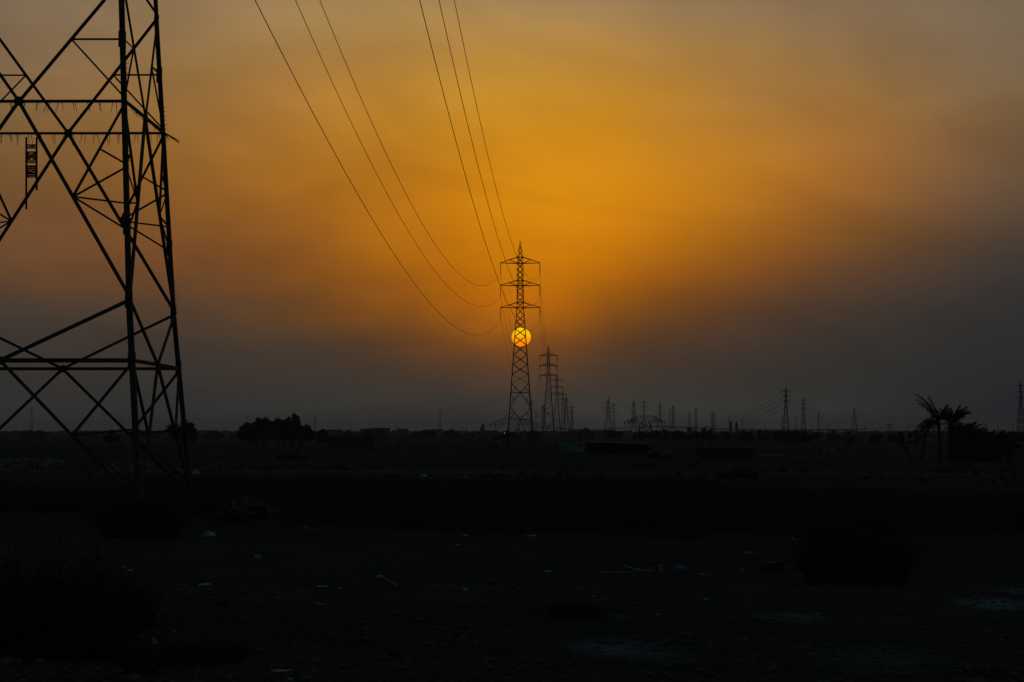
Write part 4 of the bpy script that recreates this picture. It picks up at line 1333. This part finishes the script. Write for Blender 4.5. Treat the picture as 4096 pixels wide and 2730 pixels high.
# low house with blue doors at left
def house(x0, x1, yt, D, label, mwall='darkwall', doors=(), depth=5, mdoor='bluepaint', over=.25, name='low_house', cat='house', group=None, parapet=None, wins=()):
    c, w, h = rectpx(x0, x1, yt, D)
    ro = empty(name, tuple(c), label, cat, group)
    mb = MB(); box(mb, (0, depth/2, h/2 - .15), (w, depth, h + .3)); mb.build('wall', M[mwall], ro)
    mb = MB(); box(mb, (0, depth/2, h + .08), (w + over*2, depth + over*2, .16)); mb.build('roof', M[mwall], ro)
    for f_ in doors:
        mb = MB(); box(mb, ((f_ - .5)*w, -.03, .95), (.9, .08, 1.9 if h > 2.1 else h*.85)); mb.build('door', M[mdoor], ro)
    for f_ in wins:
        mb = MB(); box(mb, ((f_ - .5)*w, -.03, h*.6), (.9, .08, h*.28)); mb.build('window', M['glazing'], ro)
    return ro
house(1312, 1490, 1751, 330, 'long low dark house with small blue doors, right of the narrow tree', doors=(.04, .30, .46), depth=4, mdoor='doorblue')
house(2790, 3010, 1797, 235, 'low dark wall-like building with two dark openings right of the tractor', doors=(.42, .66, .73), mdoor='black', depth=3)
house(1482, 1556, 1713, 1200, 'tallest flat roofed building on the left horizon', 'palewall', wins=(.2, .5, .8), depth=14, group='low buildings on the left horizon')
house(1440, 1484, 1717, 1150, 'lower block attached left of the tallest left horizon building', 'palewall', depth=10, group='low buildings on the left horizon', wins=(.5,))
house(1590, 1628, 1716, 1250, 'small flat building right of the tallest left horizon building', 'palewall', depth=10, group='low buildings on the left horizon')
house(1700, 1770, 1719, 1500, 'wide pale shed under the lone slim pylon', 'palewall', depth=14, group='low buildings on the left horizon')
house(1938, 1990, 1724, 900, 'low block right of the round silo', 'palewall', depth=8, group='low buildings on the left horizon')
house(1300, 1365, 1720, 1100, 'long low block right of the grove on the horizon', 'palewall', depth=8, group='low buildings on the left horizon')
house(2270, 2345, 1722, 1000, 'low flat block right of the middle pylon row', 'palewall', depth=8, group='low buildings right of the middle pylons')
house(2378, 2430, 1723, 1000, 'low flat block left of the wide footed pylon', 'palewall', depth=8, group='low buildings right of the middle pylons')
# far silo and chimneys
def silo(px, yt, D, rpx, label, name, cat, cone=True):
    c = at(px, D); h = EYE + (1724 - yt)*D/FPX; r_ = rpx*D/FPX
    ro = empty(name, tuple(c), label, cat)
    mb = MB(); lathe(mb, [(r_, -.5), (r_, h*.86), (r_*1.05, h*.87), (r_*1.05, h*.9), (r_*.9, h*.92)], (0,0,0), 18); mb.build('shaft', M['palewall' if cone else 'pit'], ro, smooth=False)
    mb = MB(); lathe(mb, [(r_*.55, h*.92), (r_*.55, h*.98), (r_*.62, h*.985), (r_*.45, h)], (0,0,0), 14); mb.build('cap', M['darkwall'], ro)
    if cone:
        mb = MB(); box(mb, (-r_*1.35, 0, h*.37), (r_*.7, r_, h*.74)); mb.build('side_shaft', M['palewall'], ro)
        mb = MB(); tube(mb, [(0,0,h*.98), (0,0,h*1.1)], .2, 5); mb.build('mast', M['far_steel'], ro)
silo(1932, 1697, 1500, 6.5, 'round silo tower on the horizon left of the tall middle pylon', 'silo', 'silo')
silo(2923, 1686, 1600, 6, 'left one of the twin dark chimneys on the right horizon', 'chimney', 'chimney', False)
silo(2946, 1687, 1600, 5.5, 'right one of the twin dark chimneys on the right horizon', 'chimney', 'chimney', False)

# ============================================================ machines
# small tractor
c = gnd(2640, 1838); D = c[1]
s_ = D/FPX
tr = empty('tractor', (c[0], c[1], Hs(c[0], c[1])), 'small old tractor with pale mudguard and open cab beside the dark shed', 'tractor', None, .25)
mb = MB(); box(mb, (.55, 0, .75), (1.0, .55, .45)); box(mb, (.1, 0, .55), (1.9, .35, .25)); mb.build('hood', M['bluepaint'], tr)
mb = MB(); box(mb, (1.08, 0, .72), (.06, .5, .4)); mb.build('grille', M['black'], tr)
for sy_ in (-1, 1):
    wl = MB(); tube(wl, [(-.75, sy_*.62-.11, .5), (-.75, sy_*.62+.11, .5)], .5, 20); wo_ = wl.build('wheel', M['rubber'], tr)
    rm = MB(); tube(rm, [(-.75, sy_*.62-.13, .5), (-.75, sy_*.62+.13, .5)], .24, 14); rm.build('rim', M['black'], wo_)
    wl = MB(); tube(wl, [(.85, sy_*.5-.08, .3), (.85, sy_*.5+.08, .3)], .3, 16); wo_ = wl.build('wheel', M['rubber'], tr)
    rm = MB(); tube(rm, [(.85, sy_*.5-.1, .3), (.85, sy_*.5+.1, .3)], .14, 12); rm.build('rim', M['black'], wo_)
    fd = MB()
    for a0, a1 in zip(np.linspace(.2, 2.9, 9)[:-1], np.linspace(.2, 2.9, 9)[1:]):
        v = [(-.75 + .6*math.cos(a_), sy_*.62 + q_, .5 + .6*math.sin(a_)) for a_ in (a0, a1) for q_ in (-.17, .17)]
        v2 = [(-.75 + .56*math.cos(a_), sy_*.62 + q_, .5 + .56*math.sin(a_)) for a_ in (a0, a1) for q_ in (-.17, .17)]
        fd.add([v[0], v[1], v[3], v[2], v2[0], v2[1], v2[3], v2[2]], BOXF)
    fd.build('mudguard', M['roof'], tr)
    for x_ in (-.95, -.15):
        mb = MB(); bar(mb, (x_, sy_*.45, .8), (x_, sy_*.42, 1.6), .05); mb.build('cab_post', M['bluepaint'], tr)
mb = MB(); box(mb, (-.55, 0, 1.62), (1.05, 1.0, .06)); mb.build('canopy', M['roof'], tr)
mb = MB(); box(mb, (-.65, 0, .85), (.4, .4, .1)); box(mb, (-.85, 0, 1.05), (.08, .4, .35)); mb.build('seat', M['black'], tr)
mb = MB(); tube(mb, [(.5, .12, .95), (.5, .12, 1.4)], .03, 6); mb.build('exhaust', M['black'], tr)
tk = empty('water_tank', (c[0] + 1.35, c[1] + 1.2, Hs(c[0]+1.35, c[1]+1.2)), 'pale box shaped tank on a stand just right of the tractor', 'tank')
mb = MB(); box(mb, (0, 0, 1.0), (.55, .6, .45)); mb.build('body', M['roof'], tk)
mb = MB()
for x_ in (-.22, .22):
    for y_ in (-.25, .25): bar(mb, (x_, y_, -.1), (x_, y_, .78), .05)
mb.build('stand', M['black'], tk)
# excavator
c = gnd(1975, 1790); 
ex = empty('excavator', (c[0], c[1], Hs(c[0], c[1])), 'small dark excavator with raised arm left of the tall middle pylon foot', 'excavator', None, 0)
for sy_ in (-.7, .7):
    mb = MB(); tube(mb, [(-1.0, sy_-.2, .35), (-1.0, sy_+.2, .35)], .35, 12); tube(mb, [(.9, sy_-.2, .35), (.9, sy_+.2, .35)], .35, 12); box(mb, (-.05, sy_, .35), (1.9, .38, .66)); mb.build('track', M['rubber'], ex)
mb = MB(); box(mb, (-.35, 0, 1.15), (1.9, 1.4, .75)); mb.build('body', M['yellow'], ex)
mb = MB(); box(mb, (.35, .35, 1.75), (.8, .7, 1.0)); mb.build('cab', M['glazing'], ex)
mb = MB(); bar(mb, (.5, -.3, 1.2), (1.0, -.3, 2.7), .28, .26); bar(mb, (1.0, -.3, 2.7), (1.75, -.3, 3.0), .26, .2); mb.build('boom', M['yellow'], ex)
mb = MB(); bar(mb, (1.7, -.3, 3.1), (2.05, -.3, 1.2), .22, .18); mb.build('dipper_arm', M['yellow'], ex)
mb = MB(); lathe(mb, [(.05, .0), (.28, .1), (.33, .4), (.3, .5)], (2.05, -.3, .65), 8); mb.build('bucket', M['black'], ex)
# single far lamp
c = at(2018, 700, EYE + (1724-1734)*700/FPX)
lm = empty('yard_lamp', (c[0], c[1], 0), 'tiny white lamp glowing just left of the tall middle pylon foot', 'lamp')
mb = MB(); tube(mb, [(0,0,-.2), (0,0,c[2])], .06, 6); mb.build('lamp_post', M['far_steel'], lm)
ml = bpy.data.materials.new('lamp_glow'); ml.use_nodes = True
pb_ = ml.node_tree.nodes['Principled BSDF']
pb_.inputs['Emission Color'].default_value = (.8, 1, .95, 1); pb_.inputs['Emission Strength'].default_value = .35
mb = MB(); lathe(mb, [(.02, .0), (.12, .05), (.15, .15), (.1, .25), (.02, .3)], (0, -.05, c[2]-.1), 8); mb.build('lamp_head', ml, lm)
# pale parked car and pale strips
c = gnd(1736, 1777)
cr_ = empty('parked_car', (c[0], c[1], Hs(c[0], c[1])), 'pale low car hulk on the dark plain left of centre', 'car', None, .1)
mb = MB()
pr = [(-1.9,.35),(-1.9,.75),(-1.3,.85),(-.8,1.25),(.6,1.28),(1.1,.9),(1.9,.75),(1.95,.35)]
v = [(x_, -.75, z_) for x_, z_ in pr] + [(x_, .75, z_) for x_, z_ in pr]
mb.add(v, [tuple(range(7, -1, -1)), tuple(range(8, 16))] + [(i, (i+1) % 8, (i+1) % 8 + 8, i+8) for i in range(8)])
mb.build('body', M['roof'], cr_)
mb = MB(); box(mb, (-.1, -.77, 1.03), (1.3, .02, .28)); mb.build('window', M['glazing'], cr_)
for x_ in (-1.2, 1.2):
    for y_ in (-.7, .7):
        mb = MB(); tube(mb, [(x_, y_-.1, .3), (x_, y_+.1, .3)], .31, 14); mb.build('wheel', M['rubber'], cr_)
for px, py, wpx, hpx, lab in ((3088, 1816, 98, 5, 'long pale sheet lying on the ground left of the palms'), (3314, 1797, 46, 4, 'short pale sheet on the ground nearer the palms'), (2725, 1789, 20, 4, 'small pale panel lying above the tractor roof line'), (1487, 1757, 22, 6, 'blue tarpaulin at the end of the low house')):
    c = gnd(px, py + 3); s_ = c[1]/FPX
    mb = MB()
    w_, h_ = wpx*s_, hpx*s_
    xs = np.linspace(-w_/2, w_/2, 9)
    v = []
    for y_, z_ in ((0, .02), (.6, h_*.9), (1.6, h_*.8)):
        for x_ in xs: v.append((x_, y_, z_ + .03*math.sin(x_*7 + y_)))
    f = [(i*9+j, i*9+j+1, (i+1)*9+j+1, (i+1)*9+j) for i in range(2) for j in range(8)]
    nv = len(v)
    v += [(x_, y_ + .02, z_ - .02) for x_, y_, z_ in v]
    f += [tuple(q_ + nv for q_ in reversed(ff)) for ff in list(f)]
    mb.add(v, f)
    o = mb.build('sheet', M['roof'] if 'blue' not in lab else M['bluecloth'])
    o.location = (c[0], c[1], Hs(c[0], c[1]))
    tag(o, lab, 'sheet')

# ============================================================ rubble and litter
def rubble(name, cx0, cx1, cy0, cy1, n, smin, smax, m, label, seed, sy_=1.0):
    g = np.random.default_rng(seed)
    px = g.uniform(cx0, cx1, n); py = g.uniform(cy0, cy1, n)
    D = EYE*FPX/(py-1724); X_ = (px-2048)/FPX*D; Zg = H(X_, D)
    S = g.uniform(smin, smax, n)
    V = ico_v[None]*(S[:, None, None]*(.5 + g.random((n, 7, 3)))) * np.array([1.4, 1, .75])
    V += np.stack([X_, D, Zg], -1)[:, None]
    F = (ico_f[None] + (np.arange(n)*7)[:, None, None]).reshape(-1, 3)
    o = bpy.data.objects.new(name, mesh_np(name, V.reshape(-1, 3), F, m)); COL.objects.link(o)
    o['kind'] = 'stuff'; o['label'] = label
rubble('rubble', -60, 260, 1838, 1872, 150, .08, .3, M['scrap'], 'scattered pale blue rubble behind the big pylon, far left', 1)
rubble('rubble', 420, 620, 1855, 1892, 90, .06, .28, M['scrap'], 'scattered pale rubble between the legs of the big pylon', 2)
rubble('rubble', 640, 900, 1860, 1890, 40, .05, .2, M['scrap'], 'pale scraps right of the big pylon rear leg', 3)
rubble('rubble', 1630, 1880, 1893, 1912, 70, .04, .13, M['scrap'], 'heap of pale debris on the track left of centre', 4)
rubble('dark_rubble', 60, 560, 1868, 1905, 260, .06, .25, M['rock'], 'dull earth rubble behind the big pylon', 5)
rubble('stones', 2350, 2700, 2600, 2650, 30, .015, .04, M['rock'], 'small stones near the salt crust at the bottom', 6)
# heap of broken concrete: each block its own piece
def heap(c, label, blocks, seed, spread, hgt, smin, smax, m='rock', name='rubble_heap'):
    g = random.Random(seed)
    ro = empty(name, tuple(c), label, 'rubble heap')
    for i in range(blocks):
        x_ = g.gauss(0, spread*.42); y_ = g.gauss(0, spread*.3)
        k = max(0, 1 - (abs(x_)/(spread*1.1))**1.5)
        s_ = g.uniform(smin, smax)
        z_ = g.random()*hgt*k
        mb = MB()
        v = np.array([[g.uniform(.6, 1.1)*a_ for a_ in vv] for vv in ((-1,-1,-1),(1,-1,-1),(1,1,-1),(-1,1,-1),(-1,-1,1),(1,-1,1),(1,1,1),(-1,1,1))])*np.array([s_*g.uniform(.8,1.8), s_, s_*g.uniform(.4,.8)])
        a_ = g.uniform(0, 6); t_ = g.uniform(-.6, .6)
        v = v @ np.array([[math.cos(a_), math.sin(a_), 0], [-math.sin(a_), math.cos(a_), 0], [0,0,1]]) @ np.array([[1,0,0],[0,math.cos(t_),math.sin(t_)],[0,-math.sin(t_),math.cos(t_)]])
        mb.add(v + (x_, y_, z_), BOXF)
        mb.build('block', M[m], ro)
c = gnd(985, 2085); c[2] = Hs(c[0], c[1])
heap(c, 'heap of broken concrete and earth right of the big pylon foot', 110, 3, 1.7, .75, .06, .2)
c = gnd(640, 2046); c[2] = Hs(c[0], c[1])
heap(c, 'few pale concrete lumps at the front foot of the big pylon', 12, 4, .5, .25, .08, .18, 'concrete', 'concrete_lumps')

def crumple(name, px, py, wpx, hpx, m, label, seed, cat='litter', kind='bag'):
    c = gnd(px, py); s_ = c[1]/FPX
    w_, h_ = wpx*s_, max(hpx*s_, .015)
    g = np.random.default_rng(seed)
    mb = MB()
    if kind == 'bag':
        n1, n2 = 7, 12
        v = []
        for i in range(n1):
            th = math.pi/2*i/(n1-1)
            for j in range(n2):
                a_ = 2*math.pi*j/n2
                k = .7 + .55*g.random()
                v.append((math.cos(a_)*math.cos(th)*w_/2*k, math.sin(a_)*math.cos(th)*w_*.35*k, math.sin(th)*h_*(.8 + .35*g.random())))
        f = [(i*n2+j, i*n2+(j+1) % n2, (i+1)*n2+(j+1) % n2, (i+1)*n2+j) for i in range(n1-1) for j in range(n2)]
        f.append(tuple(range(n2-1, -1, -1)))
        mb.add(v, f)
    elif kind == 'flat':
        n1, n2 = 5, 9
        v = []
        for i in range(n1):
            for j in range(n2):
                x_ = (j/(n2-1) - .5)*w_; y_ = (i/(n1-1) - .5)*w_*.8
                x_ *= 1 - .3*abs(i/(n1-1)-.5)*g.random()*2
                v.append((x_, y_ + g.normal()*w_*.02, h_*g.random()*(1 - .3*abs(i-2))))
        f = [(i*n2+j, i*n2+j+1, (i+1)*n2+j+1, (i+1)*n2+j) for i in range(n1-1) for j in range(n2-1)]
        nv = len(v); rim = list(range(n2)) + [i*n2+n2-1 for i in range(1, n1)] + [(n1-1)*n2+j for j in range(n2-2, -1, -1)] + [i*n2 for i in range(n1-2, 0, -1)]
        v += [(x_, y_, z_ - .006) for x_, y_, z_ in v]
        f += [tuple(q_ + nv for q_ in reversed(ff)) for ff in list(f)]
        f += [(rim[i], rim[i] + nv, rim[(i+1) % len(rim)] + nv, rim[(i+1) % len(rim)]) for i in range(len(rim))]
        mb.add(v, f)
    elif kind == 'box':
        box(mb, (0, 0, h_/2), (w_, w_*.7, h_)); box(mb, (0, -w_*.355, h_*.92), (w_*.96, .012, h_*.12))
        box(mb, (w_*.3, -w_*.36, h_*.4), (.02, .02, h_*.8))
    elif kind == 'can':
        lathe(mb, [(h_*.28, 0), (h_*.33, .02*h_), (h_*.33, h_*.9), (h_*.27, h_*.97), (h_*.25, h_)], (0,0,0), 12)
    elif kind == 'bottle':
        lathe(mb, [(h_*.16, 0), (h_*.18, .03*h_), (h_*.18, h_*.62), (h_*.07, h_*.82), (h_*.06, h_*.92), (h_*.075, h_*.93), (h_*.075, h_)], (0,0,0), 12)
    elif kind == 'lyingbottle':
        r_ = h_*.5
        tube(mb, [(-w_/2, 0, r_), (w_*.2, 0, r_)], r_, 10); tube(mb, [(w_*.2, 0, r_), (w_*.36, 0, r_)], r_, 10, r_*.35); tube(mb, [(w_*.36, 0, r_), (w_/2, 0, r_)], r_*.38, 8)
    elif kind == 'rock':
        n1, n2 = 5, 9
        v = []
        for i in range(n1):
            th = math.pi/2*i/(n1-1)
            for j in range(n2):
                a_ = 2*math.pi*j/n2; k = .85 + .25*g.random()
                v.append((math.cos(a_)*math.cos(th)**.6*w_/2*k, math.sin(a_)*math.cos(th)**.6*w_*.4*k, math.sin(th)*h_ - .02))
        f = [(i*n2+j, i*n2+(j+1) % n2, (i+1)*n2+(j+1) % n2, (i+1)*n2+j) for i in range(n1-1) for j in range(n2)]
        f.append(tuple(range(n2-1, -1, -1)))
        mb.add(v, f)
    o = mb.build(name, M[m])
    o.location = (c[0], c[1], Hs(c[0], c[1]) - .005)
    o.rotation_euler = (0, 0, random.uniform(-.35, .35) if kind not in ('box',) else .15)
    tag(o, label, cat)
    return o
def stick(px0, py0, px1, py1, wpx, m, label, name='stick', cat='stick', curve=0.0):
    a_ = gnd(px0, py0); b_ = gnd(px1, py1)
    a_[2] = Hs(a_[0], a_[1]) + .03; b_[2] = Hs(b_[0], b_[1]) + .03
    d = b_ - a_
    pts = [d*t_ + np.array([0, 0, curve*math.sin(math.pi*t_) + .012*math.sin(9*t_)]) for t_ in np.linspace(0, 1, 7)]
    mb = MB(); tube(mb, pts, wpx*a_[1]/FPX/2, 6, wpx*a_[1]/FPX/3)
    o = mb.build(name, M[m]); o.location = tuple(a_)
    tag(o, label, cat)
L_ = [
 ('plastic_bag', 835, 2146, 58, 24, 'plastic', 'largest crumpled pale blue bag, right of the scrub at the big pylon foot', 'bag'),
 ('carton', 1031, 2234, 24, 15, 'plastic', 'small pale blue carton on bare soil right of the crumpled bag', 'box'),
 ('paper_scrap', 488, 2274, 38, 6, 'paper', 'flat pale scrap, left one of two lying close together', 'flat'),
 ('paper_scrap', 517, 2290, 30, 5, 'plastic', 'flat bluish scrap, right one of two lying close together', 'flat'),
 ('round_stone', 442, 2350, 24, 16, 'pink', 'small pinkish round stone above the left shrubs', 'rock'),
 ('paper_scrap', 727, 2341, 36, 6, 'paper', 'thin pale scrap right of the pinkish stone', 'flat'),
 ('paper_scrap', 818, 2343, 52, 9, 'plastic', 'long bluish scrap in the left foreground, beside the thin one', 'flat'),
 ('dark_stone', 745, 2424, 36, 14, 'darkthing', 'dark lump on the soil right of the smaller left shrub', 'rock'),
 ('plastic_bag', 616, 2574, 26, 26, 'plastic', 'torn light bag caught at the right tip of the left scrub', 'bag'),
 ('plastic_bottle', 308, 2630, 18, 48, 'paper', 'upright dull bottle in front of the big left scrub', 'bottle'),
 ('rock', 27, 2658, 76, 36, 'rock', 'rounded rock at the bottom left corner', 'rock'),
 ('paper_scrap', 1290, 2342, 44, 7, 'plastic', 'thin bluish scrap left of the curved branch', 'flat'),
 ('paper_scrap', 1360, 2348, 24, 5, 'plastic', 'tiny bluish scrap just left of the curved branch', 'flat'),
 ('rock', 976, 2644, 42, 16, 'rock', 'dull stone near the bottom, left of centre', 'rock'),
 ('tray', 1128, 2680, 86, 7, 'pink', 'flat oval tray lying near the bottom edge', 'flat'),
 ('rock', 914, 2722, 36, 24, 'concrete', 'pale rounded stone on the bottom edge left of the tray', 'rock'),
 ('plastic_bag', 1158, 2729, 26, 10, 'plastic', 'pale scrap of bag at the very bottom below the tray', 'bag'),
 ('paper_scrap', 1110, 2396, 22, 5, 'paper', 'tiny pale scrap alone in the left foreground soil', 'flat'),
 ('paper_scrap', 696, 2523, 20, 9, 'paper', 'tiny upright scrap above the torn bag at left', 'bag'),
 ('plastic_bag', 1518, 2316, 32, 12, 'plastic', 'pale curved shard at the upper end of the curved branch', 'bag'),
 ('plastic_shard', 2199, 2296, 36, 11, 'plastic', 'leaf shaped pale shard left of the broken boards', 'flat'),
 ('can', 2265, 2279, 14, 18, 'darkthing', 'dark cup standing left of the broken boards', 'can'),
 ('plastic_shard', 2410, 2291, 30, 9, 'paper', 'short pale shard at the left end of the broken boards', 'flat'),
 ('can', 2643, 2282, 20, 26, 'paper', 'pale round can standing at the right end of the broken boards', 'can'),
 ('plastic_bag', 1862, 2364, 26, 9, 'plastic', 'small pale bag scrap in the centre foreground', 'bag'),
 ('paper_scrap', 1830, 2182, 20, 6, 'plastic', 'tiny bluish scrap below the reed edge in the centre', 'flat'),
 ('paper_scrap', 1860, 2134, 22, 8, 'plastic', 'small bluish scrap right at the reed edge in the centre', 'bag'),
 ('paper_scrap', 2127, 2142, 40, 8, 'plastic', 'pale scraps at the reed edge right of centre', 'flat'),
 ('plastic_bag', 1551, 1966, 14, 24, 'bluecloth', 'small blue bag caught in the reeds left of centre', 'bag'),
 ('plastic_bottle', 2997, 2230, 44, 13, 'pink', 'pale bottle lying on its side left of the broad right shrub', 'lyingbottle'),
 ('can', 2970, 2278, 14, 16, 'paper', 'small tin standing below the lying bottle', 'can'),
 ('cloth', 2807, 2292, 36, 10, 'bluecloth', 'bluish rag between the boards and the dark crate', 'flat'),
 ('crate', 3086, 2283, 84, 46, 'darkthing', 'dark box crate left of the broad right shrub', 'box'),
 ('plastic_bag', 2722, 2276, 56, 14, 'bluecloth', 'crumpled blue and pale bag right of the standing can', 'bag'),
 ('paper_scrap', 2813, 2386, 40, 5, 'plastic', 'pale streak of scrap in the right foreground', 'flat'),
 ('paper_scrap', 2380, 2390, 16, 5, 'plastic', 'tiny pale scrap above the flat weeds in the middle', 'flat'),
 ('plastic_bag', 2294, 2452, 30, 14, 'paper', 'pale rag caught in the flat weeds in the middle foreground', 'bag'),
 ('white_sack', 783, 1899, 28, 18, 'plastic', 'pale blue white sack just right of the big pylon rear leg', 'bag'),
 ('plastic_bag', 1695, 1908, 40, 10, 'plastic', 'pale flattened bag on top of the debris heap left of centre', 'bag'),
 ('paper_scrap', 3272, 2452, 22, 5, 'paper', 'tiny scrap right of the round salt crust at the lower right', 'flat'),
 ('paper_scrap', 2630, 2455, 26, 5, 'plastic', 'thin pale scrap right of the middle weeds', 'flat'),
]
for i, (nm, px, py, wp, hp, m, lab, kd) in enumerate(L_):
    crumple(nm, px, py, wp, hp, m, lab, 900+i, 'stone' if kd == 'rock' else nm.replace('_', ' '), kd)
stick(1511, 2318, 1586, 2356, 9, 'wood', 'curved pale branch lying in the centre left foreground', 'branch', 'branch', .05)
stick(2490, 2268, 2572, 2283, 8, 'wood', 'upper broken board of the crossed pair in the right foreground', 'board', 'board')
stick(2407, 2297, 2621, 2283, 6, 'wood', 'long thin board crossed under the shorter one', 'board', 'board')
stick(2540, 2280, 2610, 2290, 7, 'wood', 'short splinter at the crossing of the two boards', 'board', 'board')
stick(2580, 2588, 2693, 2561, 4, 'wood', 'thin straight stick near the bottom right of centre')
stick(1262, 2422, 1302, 2426, 7, 'paper', 'bright short stick in the left foreground')
stick(2130, 2256, 2235, 2258, 4, 'darkthing', 'dark thin rod lying left of the broken boards')
stick(3172, 2156, 3190, 2182, 5, 'bluecloth', 'short bluish stick above the dark crate')
stick(3195, 2160, 3240, 2172, 4, 'wood', 'thin twig right of the bluish stick above the crate')
stick(2205, 2298, 2235, 2308, 4, 'darkthing', 'dark twig just below the leaf shaped shard')
stick(1215, 2112, 1260, 2124, 5, 'wood', 'short stick at the reed edge right of the concrete heap')
stick(4010, 2382, 4060, 2392, 8, 'darkthing', 'dark stick lying between the salt crusts at the right edge')
